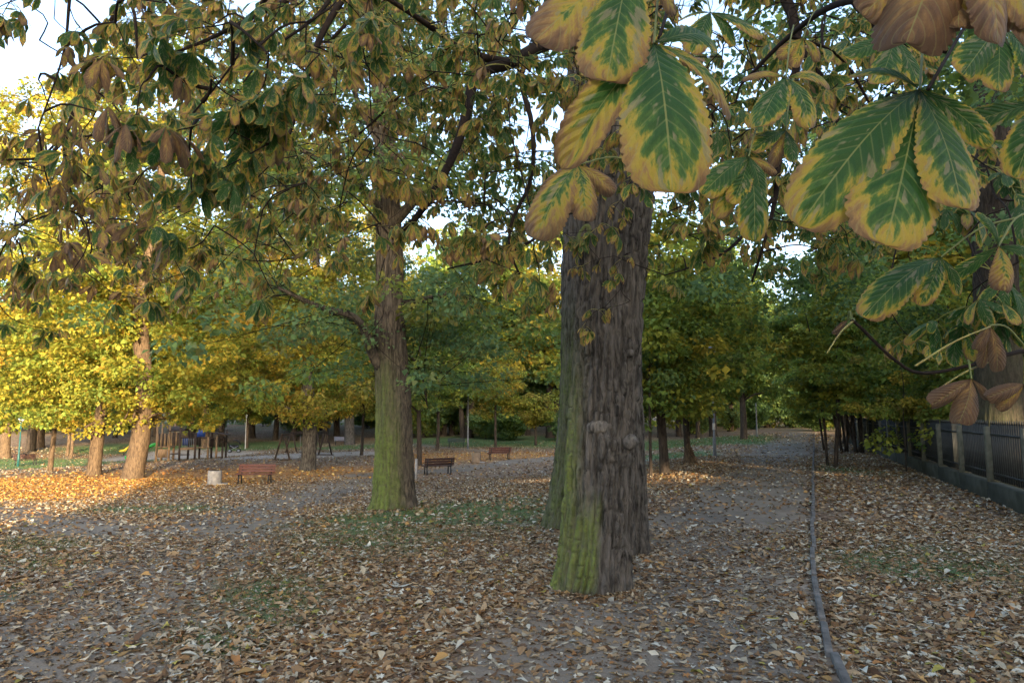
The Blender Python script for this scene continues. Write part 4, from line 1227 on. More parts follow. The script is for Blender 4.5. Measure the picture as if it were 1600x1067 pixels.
class Canopy:
    """limbs, twigs and hanging leaves of a chestnut"""
    def __init__(s, root, off, seed):
        s.root, s.off, s.g = root, np.array(off, float), np.random.default_rng(seed)
        s.nodes, s.nr = [], []
        s.leaves = []                 # (A, p, ageindex)
        s.tw = MB()
    def limb(s, pts, r0, r1, n=18, sides=8, pw=1.0):
        pth = limb(s.root, s.off, pts, r0, r1, M['twig'], n, sides, 'limb', pw)
        for i, p in enumerate(pth[1:]):
            s.nodes.append(p); s.nr.append(r0 + (r1 - r0) * i / n)
        return pth
    def twig(s, start, d, length, nleaf, agef, leaf_s=1.0, connect=True, r=.006):
        g = s.g
        d = np.array(d, float); d /= np.linalg.norm(d)
        pts = [start]
        for k in range(4):
            d = d + g.normal(0, .22, 3) + np.array([0, 0, -.05]); d /= np.linalg.norm(d)
            pts.append(pts[-1] + d * length / 4)
        pth = smooth_path(pts, 7)
        s.tw.tube(pth, np.linspace(r, r * .5, 7), 4, False)
        if connect and s.nodes:
            nd = np.array(s.nodes); dd = np.linalg.norm(nd - start, axis=1)
            b = int(np.argmin(dd)); L = dd[b]
            if L > .05:
                c = smooth_path([nd[b], (nd[b] + start) / 2 + g.normal(0, .10 * L, 3) + np.array([0, 0, .08 * L]), start], 6)
                r0 = min(max(.010, r * 1.2 + .006 * L), s.nr[b] * .8)
                s.tw.tube(c, np.linspace(r0, r, 6), 5, False)
                for p in c[1:]: s.nodes.append(p); s.nr.append(r0)
        s.nodes.append(pth[3]); s.nr.append(r)
        for k in range(nleaf):
            f = 1.0 if k < 3 else g.uniform(.3, 1.0)
            p = np.array([np.interp(f * 6, range(7), pth[:, c]) for c in range(3)])
            a = g.uniform(0, 6.283)
            out = np.array([math.cos(a), math.sin(a), g.uniform(-.3, .45)]) + d * .5
            s.leaves.append((*leaf_matrix(p, out, g, leaf_s * g.uniform(.75, 1.15)), int(np.clip(round(agef(p) + g.normal(0, 1.6)), 0, len(ages) - 1))))
    def finish(s, nobj, hi_dist=2.6):
        if s.tw.n: link('twig_network', s.tw.mesh('twig_network', M['twig'], s.off), s.root, kind='stuff')
        cp = np.array([0, 0, CAMZ])
        def vis(p):
            q = p - cp
            if q[1] < .3: return False
            x, z = q[0] / q[1] * F, q[2] / q[1] * F
            return abs(x) < 860 and -470 < z < 700
        s.leaves.sort(key=lambda L: (not vis(L[1]), np.linalg.norm(L[1] - cp)))
        Vs, Qs, As, c = [], [], [], 0
        for i, (A, p, ai) in enumerate(s.leaves):
            if i < nobj:
                dist = np.linalg.norm(p - cp)
                me = THM[ai] if dist < hi_dist else TLM[ai][i % 3]
                o = link('leaf', me, s.root)
                m4 = Matrix.Identity(4)
                for a in range(3):
                    for b in range(3): m4[a][b] = float(A[a, b])
                    m4[a][3] = float(p[a] - s.off[a])
                o.matrix_local = m4
            else:
                V, q, at = TL[ai][i % 3]
                at = at.copy(); at[:, 3] = (at[:, 3] + s.g.random()) % 1.0
                Vs.append(V @ A.T + p); Qs.append(q + c); As.append(at); c += len(V)
        if Vs:
            me = mesh_np('foliage', np.concatenate(Vs) - s.off, [np.concatenate(Qs)], M['chestnut'], dict(leaf=np.concatenate(As)), True)
            link('foliage', me, s.root, kind='stuff')

# --- canopy of the big chestnut: limbs traced in space around the trunk
CB = Canopy(BIG, bA, 71)
D = lambda pts: [P(a, b, c) for a, b, c in pts]
CB.limb(D([(905, 60, 8.2), (850, 70, 7.6), (795, 100, 7.2), (745, 118, 6.8), (725, 195, 6.5), (700, 260, 6.3), (655, 335, 6.1), (612, 372, 6.0)]), .085, .022)
CB.limb(D([(795, 98, 7.2), (755, 90, 7.0), (715, 75, 6.8), (690, 55, 6.6), (640, 20, 6.2), (560, -30, 5.8)]), .05, .02)
CB.limb(D([(822, 90, 7.4), (815, 130, 7.2), (832, 200, 7.0), (830, 280, 6.9), (800, 345, 6.8), (797, 390, 6.8), (812, 430, 6.8)]), .035, .010)
CB.limb(D([(900, 20, 8.2), (760, -80, 7.5), (600, -60, 6.5), (450, 0, 5.8), (330, 60, 5.4), (200, 110, 5.2)]), .075, .010, 18, 8, 1.6)
CB.limb(D([(900, -20, 8.2), (700, -160, 7.0), (420, -160, 5.6), (220, -60, 5.0), (213, 40, 4.9), (215, 90, 4.9)]), .08, .009, 18, 8, 2.0)
CB.limb(D([(215, -60, 5.0), (150, 90, 5.3), (104, 210, 5.4), (108, 290, 5.3), (130, 350, 5.3)]), .022, .008)
CB.limb(D([(104, 215, 5.4), (70, 245, 5.2), (10, 250, 5.0)]), .016, .008)
CB.limb(D([(980, 40, 8.2), (1100, -40, 7.6), (1200, -30, 7.2), (1240, 30, 7.0), (1243, 120, 7.0), (1220, 230, 6.9), (1208, 330, 6.8), (1175, 440, 6.8)]), .09, .012)
CB.limb(D([(1243, 110, 7.0), (1200, 190, 6.8), (1150, 250, 6.5)]), .03, .012)
CB.limb(D([(1208, 310, 6.8), (1150, 380, 6.7), (1100, 410, 6.6), (1040, 430, 6.6)]), .022, .006)
CB.limb(D([(1240, 60, 7.0), (1290, 130, 6.8), (1310, 200, 6.7), (1300, 250, 6.6)]), .03, .01)
CB.limb(D([(985, -20, 8.2), (1150, -120, 7.2), (1300, -60, 6.8), (1345, 10, 6.6), (1400, 60, 6.5), (1480, 80, 6.4)]), .11, .03)
CB.limb(D([(880, 330, 8.0), (840, 370, 7.4), (780, 400, 7.0), (700, 420, 6.6)]), .025, .008)
CB.limb(D([(905, 20, 8.4), (800, -120, 9.5), (640, -60, 10.5), (520, 60, 11)]), .10, .03)
CB.limb(D([(560, -40, 5.8), (500, 60, 5.6), (470, 160, 5.5), (440, 240, 5.4)]), .035, .010)
gc = CB.g
def chestnut_ok(p):
    """world space bounds of the hanging skirt"""
    x, y, z = p
    px = 800 + F * x / y
    low = 2.0 + y * (.235 + .045 * math.sin(x * 1.7) + .03 * math.sin(x * 4.1 + y))
    if x < -1.6: low -= y * .03
    if 1.55 < x / y * 8 < 4.2: low += y * .015
    if -.32 < x / y < .03: low += y * .045
    return z > low
n_tw = 0
while n_tw < 520:
    y = gc.uniform(4.6, 11.0)
    x = gc.uniform(-.80, .62) * y
    z = 2.0 + y * gc.uniform(.16, .72)
    
    p = np.array([x, y, z])
    if not chestnut_ok(p): continue
    if abs(x / y - .125) < .07 and y < 8.8 and z < 2 + y * .50 and gc.random() < .85: continue      # in front of the trunk
    if x / y < -.62 and z > 2 + y * .38 and gc.random() < .75: continue                                # open sky corner
    a = gc.uniform(0, 6.28)
    n_tw += 1
    brown = 6.0 if x / y < -.45 else (5.4 if x / y < .1 else 5.0)
    CB.twig(p, (math.cos(a), math.sin(a), -.25), gc.uniform(.45, .9), int(gc.integers(5, 9)), lambda q, b=brown: b + .6 * math.sin(q[0] * 2.1 + q[2]), 1.0, True)
# small sprays in front of the trunk
for (px, py, d_, n_) in [(960, 400, 7.0, 5), (985, 395, 7.0, 6), (925, 360, 7.1, 3), (945, 480, 6.9, 5), (985, 470, 6.9, 4), (1060, 400, 6.8, 4)]:
    CB.twig(P(px, py, d_), (-.6, -.3, -.3), .35, n_, lambda q: 5.5, .75, True, .004)
CB.finish(300)

# --- second chestnut: its trunk stands behind the viewer, its boughs reach overhead
c2 = ground(2.6, -2.6)
CH2 = thing('chestnut_tree', 'chestnut whose boughs hang large blotched leaves in the foreground', 'tree', c2)
pts2 = [c2 + np.array([0, 0, -.2]), c2 + np.array([0, .05, 1.5]), c2 + np.array([-.05, .2, 3.2]), c2 + np.array([-.1, .4, 4.6]), c2 + np.array([-.1, .5, 6.0])]
V, pl_, at = bark_trunk(pts2, [.42, .38, .35, .32, .26], 60, 90, .03, 13, 2.9, .25, .5, off=c2)
link('trunk', mesh_np('trunk', V, pl_, M['bark_big'], at, True), CH2)
C2 = Canopy(CH2, c2, 72)
t2 = pts2[3]
C2.limb([t2, np.array([2.2, -.4, 5.4])] + D([(1250, -420, 2.2), (1120, -150, 1.9), (1060, -30, 1.6), (1030, 60, 1.30)]), .11, .004, 24, 8, 3.5)
C2.limb([t2, np.array([2.6, -.6, 5.2])] + D([(1700, -360, 2.4), (1600, -120, 2.0), (1520, 20, 1.7), (1450, 140, 1.35)]), .11, .004, 24, 8, 3.5)
C2.limb([t2, np.array([.8, -.2, 5.6]), np.array([-.6, 1.2, 4.9])] + D([(480, -160, 3.0), (420, -20, 2.9), (370, 90, 2.8), (300, 180, 2.7)]), .12, .004, 28, 8, 3.2)
C2.limb([np.array([-.6, 1.2, 4.9])] + D([(560, -200, 3.2), (540, -60, 3.1), (500, 20, 3.0), (420, 80, 2.9), (380, 130, 2.8)]), .04, .004, 20, 8, 2.2)
C2.limb([np.array([-.6, 1.2, 4.9])] + D([(200, -240, 3.4), (120, -60, 3.4), (100, 80, 3.4), (60, 200, 3.3)]), .035, .004, 20, 8, 2.0)
C2.limb([np.array([2.6, -.6, 5.2]), np.array([3.2, 1.0, 4.0])] + D([(1900, 420, 2.2), (1700, 540, 1.75), (1600, 548, 1.62), (1520, 570, 1.52), (1440, 583, 1.46), (1395, 560, 1.42), (1345, 512, 1.40), (1330, 500, 1.40)]), .05, .0035, 34, 8, 5.0)
C2.limb(D([(1560, -60, 1.9), (1400, -10, 2.2), (1300, 10, 2.6), (1230, 60, 2.9), (1170, 120, 3.1)]), .02, .008, 20)

def hero(origin, tips, pet=None, nrm=(0, -1, .35)):
    """one compound leaf: origin (px,py,d); tips: (px,py,d,width,age[,fold,curl,twist])"""
    b = P(*origin)
    Vs, Qs, As, c = [], [], [], 0
    for tp in tips:
        t = P(tp[0], tp[1], tp[2]); wd, ag = tp[3], tp[4] + .0
        fo = tp[5] if len(tp) > 5 else .22
        cu = tp[6] if len(tp) > 6 else .18
        tw_ = tp[7] if len(tp) > 7 else 0.0
        n = np.array(nrm) + C2.g.normal(0, .18, 3)
        dd_ = t - b; wd = wd * max(.55, math.hypot(dd_[0], dd_[2]) / np.linalg.norm(dd_))
        V, q, at = leaflet(b, t, n, wd, ag, C2.g.random(), 64, 7, fo, cu + .12, C2.g.uniform(.02, .12), tw_ + C2.g.normal(0, .22), .03)
        Vs.append(V); Qs.append(q + c); As.append(at); c += len(V)
    if pet is not None:
        e = P(*pet); mid = (b + e) / 2 + np.array([0, 0, .02])
        V, pl_ = tube_np(smooth_path([e, mid, b], 8), np.linspace(.0026, .0020, 8), 6, False)
        Vs.append(V); Qs.append(pl_[0] + c); As.append(np.tile([.3, .5, .22, .5], (len(V), 1)))
    me = mesh_np('leaf', np.concatenate(Vs) - c2, [np.concatenate(Qs)], M['chestnut'], dict(leaf=np.concatenate(As)), True)
    link('leaf', me, CH2)
# the big one over the trunk
hero((1022, 68, 1.05), [(1052, 288, .92, .27, .17), (878, 256, 1.02, .16, .33, .7, .1, .3), (985, 250, 1.10, .17, .28, .5), (1150, 176, 1.12, .22, .36, .3, .2), (1120, 60, 1.2, .2, .1)], (1035, -40, 1.25))
hero((985, -60, 1.05), [(948, 124, .98, .26, .26), (835, 62, 1.02, .27, .46), (1060, 20, 1.1, .2, .5), (1095, -20, 1.15, .2, .45)], (1010, -140, 1.2))
hero((1437, 140, 1.10), [(1252, 340, 1.04, .20, .16, .3), (1385, 380, .98, .235, .18), (1507, 322, .98, .25, .19), (1552, 225, 1.06, .18, .15), (1330, 110, 1.2, .16, .2)], (1450, 40, 1.3))
hero((1480, -90, 1.0), [(1420, 55, .95, .32, .62, .2, .5), (1500, 40, .95, .30, .5), (1570, 60, .95, .30, .55), (1350, 20, 1.0, .25, .5), (1640, 30, 1.0, .3, .34)], (1500, -140, 1.2))
hero((1600, -60, 1.1), [(1610, 70, 1.0, .3, .36), (1540, 30, 1.05, .28, .6, .3, .5)], (1600, -140, 1.2))
hero((903, 258, 1.75), [(836, 368, 1.68, .26, .40), (916, 342, 1.68, .26, .40), (962, 300, 1.75, .24, .58, .4, .5), (842, 296, 1.8, .20, .66, .6, .6), (905, 210, 1.85, .2, .5, .5)], (1000, 255, 1.95))
hero((1470, 402, 1.55), [(1350, 488, 1.50, .20, .14), (1440, 475, 1.48, .18, .22, .5), (1500, 460, 1.52, .18, .12), (1395, 380, 1.7, .16, .2)], (1590, 340, 1.6))
hero((1560, 385, 1.5), [(1572, 452, 1.45, .28, .44, .4, .5), (1625, 400, 1.5, .2, .1), (1480, 440, 1.55, .18, .12), (1530, 330, 1.5, .2, .1)], (1610, 330, 1.6))
hero((1625, 160, 1.15), [(1480, 205, 1.15, .15, .15, .4), (1590, 270, 1.10, .22, .12), (1640, 300, 1.10, .2, .2)], (1680, 100, 1.2))
hero((1400, 60, 1.5), [(1318, 85, 1.5, .22, .05), (1375, 130, 1.45, .24, .16), (1435, 130, 1.45, .22, .12), (1470, 90, 1.5, .2, .2)], (1430, -20, 1.6))
hero((1560, 40, 1.4), [(1505, 115, 1.35, .25, .1), (1560, 140, 1.35, .22, .14), (1620, 120, 1.35, .2, .12)], (1560, -40, 1.5))
hero((1228, 122, 1.95), [(1185, 195, 1.9, .30, .12), (1268, 196, 1.9, .30, .24), (1160, 120, 2.0, .2, .5), (1300, 130, 2.0, .2, .4)], (1240, 40, 2.2))
hero((1228, 205, 2.0), [(1175, 232, 1.95, .22, .18, .4), (1240, 252, 1.95, .24, .05), (1205, 260, 2.0, .2, .6, .6, .6)], (1240, 120, 2.2))
hero((1170, 245, 1.9), [(1098, 300, 1.86, .24, .12), (1145, 318, 1.86, .22, .2, .6), (1190, 312, 1.86, .22, .08), (1120, 340, 1.9, .18, .3, .6), (1180, 375, 1.85, .20, .1), (1215, 270, 1.9, .2, .55, .6, .6)], (1200, 150, 2.1))
hero((1110, 20, 1.6), [(1080, 80, 1.55, .25, .2), (1150, 70, 1.6, .25, .16), (1195, 55, 1.6, .26, .25), (1060, 30, 1.7, .22, .3)], (1090, -50, 1.7))
hero((1255, 60, 2.4), [(1240, 105, 2.4, .24, .42), (1215, 90, 2.4, .22, .44), (1280, 95, 2.4, .22, .44)], (1280, 10, 2.6))
# dry curled leaves on the low twig at right
hero((1546, 508, 1.50), [(1525, 545, 1.48, .20, .80, .8, .8, .5), (1560, 580, 1.48, .18, .78, .9, .9, .8), (1535, 575, 1.5, .14, .85, .9, .9)], (1600, 540, 1.56))
hero((1518, 592, 1.46), [(1458, 632, 1.44, .20, .82, .7, .9, -.6), (1500, 660, 1.42, .26, .74, .5, .6, .4), (1545, 625, 1.46, .18, .85, .8, .8, .6)], (1512, 566, 1.50))
hero((1600, 600, 1.40), [(1545, 620, 1.38, .2, .85, .8, .8), (1560, 640, 1.4, .2, .6), (1640, 640, 1.4, .2, .85, .8, .8)], (1650, 570, 1.5))
hero((1325, 500, 1.42), [(1300, 520, 1.42, .22, .78, .8, .9, .8)], (1332, 502, 1.40))
# thin green stalks left bare
for a, b in [((1335, 500, 1.40), (1292, 552, 1.38)), ((1430, 572, 1.46), (1548, 510, 1.48)), ((1560, 560, 1.55), (1460, 612, 1.50))]:
    V, pl_ = tube_np(smooth_path([P(*a), (P(*a) + P(*b)) / 2 + np.array([0, 0, .008]), P(*b)], 8), np.linspace(.0026, .0016, 8), 6)
    link('leaf_stalk', mesh_np('leaf_stalk', V - c2, pl_, M['petiole'], None, True), CH2)
# left hand sprays, two to three and a half metres away
g2_ = C2.g
for (px, py, d_, n_, ag_, s_) in [(360, 60, 2.6, 7, 2.0, 1.0), (420, 110, 2.5, 7, 1.6, 1.0), (330, 150, 2.6, 7, 3.4, 1.0), (270, 120, 2.7, 6, 6.0, 1.0), (230, 150, 2.5, 5, 8.0, 1.05), (380, 200, 2.6, 7, 2.2, 1.0),
                                  (330, 210, 2.7, 6, 2.6, 1.0), (480, 60, 2.6, 7, 4.0, 1.0), (500, 110, 2.5, 6, 2.4, 1.05), (530, 20, 2.7, 6, 4.6, 1.0), (420, 250, 2.7, 5, 2.0, 1.0), (300, 330, 3.4, 5, 2.6, .9),
                                  (180, 60, 3.2, 6, 4.5, 1.0), (110, 40, 3.4, 6, 5.5, 1.0), (60, 150, 3.4, 6, 5.5, 1.0), (40, 20, 3.6, 5, 5, 1.0), (150, 200, 3.3, 6, 6, 1.0), (90, 350, 3.6, 6, 7.5, 1.0), (20, 380, 3.6, 6, 8.5, 1.0),
                                  (30, 280, 3.4, 6, 7.5, 1.0), (250, 270, 3.2, 6, 6.5, 1.0), (200, 330, 3.4, 6, 6, 1.0), (260, 30, 3.0, 6, 5, 1.0), (570, 10, 3.0, 5, 4.5, 1.0), (440, 10, 2.8, 6, 4, 1.0), (140, 400, 3.6, 4, 4, .9)]:
    C2.twig(P(px, py - 25, d_), (g2_.normal(0, .6), g2_.normal(0, .6), -.5), .22, n_, lambda q, a=ag_: a + .9, s_ * .82, True, .004)
for (px, py, d_, n_, ag_) in [(1330, 130, 3.0, 6, 4.5), (1290, 40, 3.0, 5, 4), (1390, 250, 3.2, 6, 4), (1150, 180, 3.2, 6, 4.5), (1500, 250, 2.6, 5, 2), (1560, 330, 2.4, 6, 1.5), (1440, 330, 3.2, 5, 3), (1110, 230, 3.4, 5, 4.5), (1590, 430, 2.2, 5, 1.5), (1510, 390, 2.4, 5, 2.2)]:
    C2.twig(P(px, py - 20, d_), (g2_.normal(0, .6), g2_.normal(0, .6), -.4), .25, n_, lambda q, a=ag_: a, .85, True, .004)
C2.finish(270, 3.2)

# ------------------------------------------------------------------ fallen leaves and grass
gl = np.random.default_rng(21)
def fallen_template(kind, seed):
    g = np.random.default_rng(seed)
    if kind == 'long':
        u = np.linspace(0, 1, 5); w_ = np.array([.05, .55, 1.0, .8, .06]) * .24
        V = []
        cu = g.uniform(-.1, .8); ar = g.uniform(-.2, .35)
        for a, b in zip(u, w_):
            z0 = ar * math.sin(a * math.pi) * .5
            V += [[a - .5, -b, z0 + cu * b], [a - .5, 0, z0], [a - .5, b * g.uniform(.8, 1.1), z0 + cu * b * g.uniform(.3, 1.3)]]
        f = []
        for i in range(4):
            for k in (0, 1): f.append([i * 3 + k, i * 3 + 3 + k, i * 3 + 4 + k, i * 3 + 1 + k])
        q = np.array(f)
        T = np.concatenate([q[:, [0, 1, 2]], q[:, [0, 2, 3]]])
        return np.array(V), T
    if kind == 'oak':
        k = 14
        r = np.array([.5, .3, .46, .24, .44, .22, .34, .16, .34, .22, .44, .24, .46, .3]); an = np.linspace(0, 2 * np.pi, k, endpoint=False)
        x = r * np.cos(an) * 1.05; y = r * np.sin(an) * .85
    else:
        k = 10
        r = np.where(np.arange(k) % 2 == 0, .52, .24); r[5] = .10
        an = np.linspace(0, 2 * np.pi, k, endpoint=False) + .0
        x, y = r * np.cos(an), r * np.sin(an)
    c1, c2_ = g.uniform(-.5, .9), g.uniform(-.5, .9)
    z = c1 * x * x + c2_ * y * y + g.normal(0, .03, k)
    V = np.concatenate([[[0, 0, 0]], np.stack([x, y, z], 1)])
    T = np.array([[0, 1 + i, 1 + (i + 1) % k] for i in range(k)])
    return V, T
FT_T = [fallen_template(k, 300 + i) for i, k in enumerate(['long', 'long', 'long', 'oak', 'star', 'long', 'oak', 'star', 'long', 'long'])]
LIT = np.array([(.22, .13, .070), (.30, .20, .12), (.15, .080, .040), (.25, .115, .045), (.38, .31, .235), (.44, .40, .35), (.11, .060, .035), (.33, .19, .075), (.30, .24, .06)])
LIT = LIT * np.array([.96, 1.05, 1.0])
LITW = np.array([4, 4.6, 2.6, 1.5, 3.2, 1.7, 1.8, 1.2, .25]); LITW = LITW / LITW.sum()
ORG = np.array([(.42, .20, .045), (.50, .30, .08), (.30, .13, .035), (.52, .38, .14), (.24, .12, .05), (.46, .24, .05)])
def leaf_colour(n, org):
    c = LIT[gl.choice(len(LIT), n, p=LITW)]
    o = ORG[gl.integers(0, len(ORG), n)]
    m = (gl.random(n) < org * .85)[:, None]
    return np.where(m, o, c) * gl.uniform(.7, 1.25, (n, 1))
def scatter_field(n, y0, y1, xlo, xhi, size, thin_path=.72):
    # uniform over the ground in view, thinned on the paths
    r = np.sqrt(gl.random(n) * (y1 ** 2 - y0 ** 2) + y0 ** 2)
    x = gl.uniform(xlo, xhi, n) * r
    pth, lawn, sand, org, lit = masks(x, r)
    cl_ = fbm(x * 1.1, r * 1.1, 6.0, 3)
    keep = gl.random(n) < np.clip((1 - pth * thin_path) * (1 - sand * .9) * (1 - .78 * lawn) * (.35 + 1.3 * (cl_ - .15)), 0, 1)
    keep &= (np.abs(x - kerb_x(r)) > .06) | (gl.random(n) < .25)
    for (bb, rr_) in ((bA, .40), (bB, .30), (bC, .34), (g4, .52)):
        keep &= np.hypot(x - bb[0], r - bb[1]) > rr_
    side = (fdir[0] * (r - fstart[1]) - fdir[1] * (x - fstart[0]))
    keep &= side > .15
    x, y = x[keep], r[keep]
    return x, y, org[keep]
def emit(x, y, org, size, name, tilt=.26):
    n = len(x)
    z = terrain(x, y)
    kind = gl.integers(0, len(FT_T), n)
    col = leaf_colour(n, org)
    Vs, Ts, Cs, c = [], [], [], 0
    for k in range(len(FT_T)):
        m = np.where(kind == k)[0]
        if not len(m): continue
        V0, T0 = FT_T[k]
        s = size * np.clip(np.exp(gl.normal(-.05, .33, len(m))), .45, 1.9) * (1.15 if k in (0, 1, 2, 5, 8, 9) else .9)
        yaw = gl.uniform(0, 2 * np.pi, len(m)); tx = np.clip(gl.normal(0, tilt, len(m)), -.8, .8); ty = np.clip(gl.normal(0, tilt, len(m)), -.8, .8)
        flip = np.where(gl.random(len(m)) < .5, 1, -1)
        P0 = V0[None] * s[:, None, None]
        P0[:, :, 2] *= flip[:, None]
        zz = P0[:, :, 2] + P0[:, :, 0] * np.tan(tx)[:, None] * .6 + P0[:, :, 1] * np.tan(ty)[:, None] * .6
        zz = zz - zz.min(1)[:, None] + gl.uniform(.001, .012, len(m))[:, None]
        X = P0[:, :, 0] * np.cos(yaw)[:, None] - P0[:, :, 1] * np.sin(yaw)[:, None] + x[m][:, None]
        Y = P0[:, :, 0] * np.sin(yaw)[:, None] + P0[:, :, 1] * np.cos(yaw)[:, None] + y[m][:, None]
        Vs.append(np.stack([X, Y, zz + z[m][:, None]], -1).reshape(-1, 3))
        Ts.append((T0[None] + (np.arange(len(m)) * len(V0))[:, None, None] + c).reshape(-1, 3))
        Cs.append(np.repeat(col[m], len(V0), 0)); c += len(m) * len(V0)
    return mesh_np(name, np.concatenate(Vs), [np.concatenate(Ts)], M['fallen'], dict(Col=np.concatenate(Cs)))
x, y, og_ = scatter_field(120000, 3.2, 13, -.88, .88, .1)
# the three hundred that show largest lie as single leaves
for bb, rr_, kk in ((bA, .46, 520), (bB, .36, 200), (g4, .62, 420)):
    a = gl.uniform(0, 2 * np.pi, kk); q = rr_ + np.abs(gl.normal(0, .16, kk))
    x = np.concatenate([x, bb[0] + q * np.cos(a)]); y = np.concatenate([y, bb[1] + q * np.sin(a)]); og_ = np.concatenate([og_, np.zeros(kk)])
order = np.argsort(y); big = order[:300]; rest = order[300:]
for i in big:
    me = emit(x[i:i + 1], y[i:i + 1], og_[i:i + 1], .105, 'fallen_leaf')
    link('fallen_leaf', me, GROUND)
o = link('leaf_litter', emit(x[rest], y[rest], og_[rest], .070, 'leaf_litter'), kind='stuff')
o['label'] = 'carpet of dry brown fallen leaves covering the near ground'; o['category'] = 'leaves'
x, y, og_ = scatter_field(100000, 13, 34, -.88, .80, .1)
n = len(x)
yaw = gl.uniform(0, 6.283, n)
V, T = leaf_quads(np.stack([x, y, terrain(x, y) + gl.uniform(.012, .035, n)], 1), np.stack([np.cos(yaw), np.sin(yaw), gl.normal(0, .3, n)], 1),
                  np.array([0, 0, 1.0]) + gl.normal(0, .35, (n, 3)), .105 * gl.uniform(.7, 1.3, n), .07 * gl.uniform(.7, 1.4, n))
o = link('leaf_litter', mesh_np('leaf_litter', V, [T], M['fallen'], dict(Col=np.repeat(leaf_colour(n, og_), 4, 0))), kind='stuff')
o['label'] = 'leaf litter spreading under the trees around the benches'; o['category'] = 'leaves'
x, y, og_ = scatter_field(38000, 34, 75, -.86, .55, .1)
n = len(x); yaw = gl.uniform(0, 6.283, n)
V, T = leaf_quads(np.stack([x, y, terrain(x, y) + gl.uniform(.012, .05, n)], 1), np.stack([np.cos(yaw), np.sin(yaw), gl.normal(0, .3, n)], 1),
                  np.array([0, 0, 1.0]) + gl.normal(0, .35, (n, 3)), .15 * gl.uniform(.7, 1.3, n), .11 * gl.uniform(.7, 1.4, n))
o = link('leaf_litter', mesh_np('leaf_litter', V, [T], M['fallen'], dict(Col=np.repeat(leaf_colour(n, og_), 4, 0))), kind='stuff')
o['label'] = 'thin leaf litter on the far lawn and slopes'; o['category'] = 'leaves'
# crumbled bits between the leaves
n = 75000
y = np.sqrt(gl.random(n) * (12.0 ** 2 - 3.2 ** 2) + 3.2 ** 2); x = gl.uniform(-.88, .88, n) * y
k = (np.abs(x - kerb_x(y)) > .05) & ((fdir[0] * (y - fstart[1]) - fdir[1] * (x - fstart[0])) > .15) & (gl.random(n) < .25 + 1.3 * (fbm(x * 2.3, y * 2.3, 8.0) - .2))
x, y = x[k], y[k]; n = len(x); yaw = gl.uniform(0, 6.283, n); sz = .024 * np.exp(gl.normal(0, .45, n))
V, T = leaf_quads(np.stack([x, y, terrain(x, y) + gl.uniform(.005, .012, n)], 1), np.stack([np.cos(yaw), np.sin(yaw), gl.normal(0, .2, n)], 1),
                  np.array([0, 0, 1.0]) + gl.normal(0, .3, (n, 3)), sz * gl.uniform(1, 2.2, n), sz)
o = link('leaf_crumb', mesh_np('leaf_crumb', V, [T], M['fallen'], dict(Col=np.repeat(leaf_colour(n, np.zeros(n)) * .8, 4, 0))), kind='stuff')
o['label'] = 'crumbled leaf bits strewn over the bare dirt paths'; o['category'] = 'leaves'
# grass blades
def blades(n, y0, y1, xlo, xhi, h, wdt):
    r = np.sqrt(gl.random(n) * (y1 ** 2 - y0 ** 2) + y0 ** 2); x = gl.uniform(xlo, xhi, n) * r
    pth, lawn, sand, org, lit = masks(x, r)
    k = gl.random(n) < lawn * (.3 + 1.2 * (fbm(x * 2, r * 2, 1.0) - .2)) + .02 * (1 - pth)
    side = (fdir[0] * (r - fstart[1]) - fdir[1] * (x - fstart[0]))
    k &= side > .15
    x, y = x[k], r[k]; m = len(x); z = terrain(x, y)
    a = gl.uniform(0, 6.283, m); hh = h * gl.uniform(.5, 1.4, m); ww = wdt * gl.uniform(.7, 1.3, m)
    b0 = np.stack([x - np.cos(a) * ww, y - np.sin(a) * ww, z], 1); b1 = np.stack([x + np.cos(a) * ww, y + np.sin(a) * ww, z], 1)
    t = np.stack([x + gl.normal(0, .45, m) * hh, y + gl.normal(0, .45, m) * hh, z + hh], 1)
    V = np.stack([b0, b1, t], 1).reshape(-1, 3); T = np.arange(m * 3).reshape(-1, 3)
    c = np.array([(.075, .125, .030), (.055, .105, .026), (.11, .14, .045)])[gl.integers(0, 3, m)] * gl.uniform(.7, 1.3, (m, 1))
    return V, T, np.repeat(c, 3, 0)
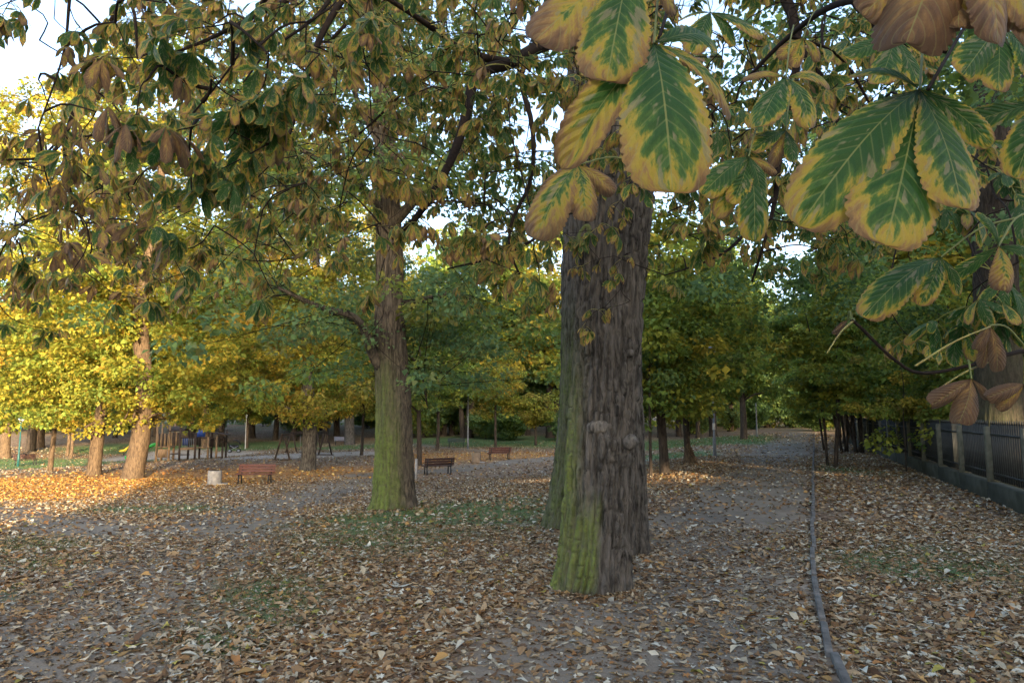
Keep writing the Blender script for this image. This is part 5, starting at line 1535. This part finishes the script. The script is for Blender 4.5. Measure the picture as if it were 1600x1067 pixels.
for args, lab in [((230000, 3.3, 16, -.86, .86, .055, .0028), 'sparse grass tufts poking through the near leaves'), ((130000, 16, 75, -.86, .5, .10, .012), 'short lawn grass around the benches and playground')]:
    V, T, Cc = blades(*args)
    o = link('grass', mesh_np('grass', V, [T], M['grass'], dict(Col=Cc)), kind='stuff')
    o['label'] = lab; o['category'] = 'grass'

# ------------------------------------------------------------------ unseen blocks added behind the viewer to throw the evening shade
def block(name, label, x0, x1, y0, y1, z1, holes=(), floors=3.0):
    o = thing(name, label, 'building', ((x0 + x1) / 2, (y0 + y1) / 2, 0))
    cx, cy = (x0 + x1) / 2, (y0 + y1) / 2
    m = MB()
    xs = sorted({x0, x1, *[h[0] for h in holes], *[h[1] for h in holes]}); zs = sorted({-1.0, z1, *[h[2] for h in holes], *[h[3] for h in holes]})
    for a, b in zip(xs[:-1], xs[1:]):
        run = None
        for c, d in zip(zs[:-1], zs[1:]):
            if any(h[0] <= a and b <= h[1] and h[2] <= c and d <= h[3] for h in holes): continue
            m.box(((a + b) / 2 - cx, 0, (c + d) / 2), (b - a, y1 - y0, d - c))
    link('wall', m.mesh('wall', M['plaster']), o)
    m = MB(); m.box((0, 0, z1 + .15), (x1 - x0 + .6, y1 - y0 + .6, .3), None, .04); link('roof', m.mesh('roof', M['roof_felt']), o)
    w_ = MB(); w_.box((0, 0, 0), (1.3, .06, 1.4), None, .02); wm = w_.mesh('window', M['window_glass'])
    z = 1.6
    while z < z1 - 1:
        x = x0 + 2
        while x < x1 - 1:
            if not any(h[0] - 1 < x < h[1] + 1 and h[2] - 1 < z < h[3] + 1 for h in holes):
                link('window', wm, o, (x - cx, (y1 - y0) / 2 + .02, z))
            x += 3.6
        z += floors
BY = -30.0
block('shade_block', 'unseen tall block with openings, added behind the viewer to shade the park', 6.3, 70, BY - 3, BY, 36, holes=[(21.2, 26.4, 9.05, 10.25), (29.3, 31.6, 9.3, 11.2)])  # added shade caster; its openings are shaped to pass shafts of sun
block('low_shade_block', 'unseen low block added behind the viewer to shade the near left ground', -40, 6.2, BY - 3, BY, 6.9)  # added low caster, its height sets where the near left shade ends
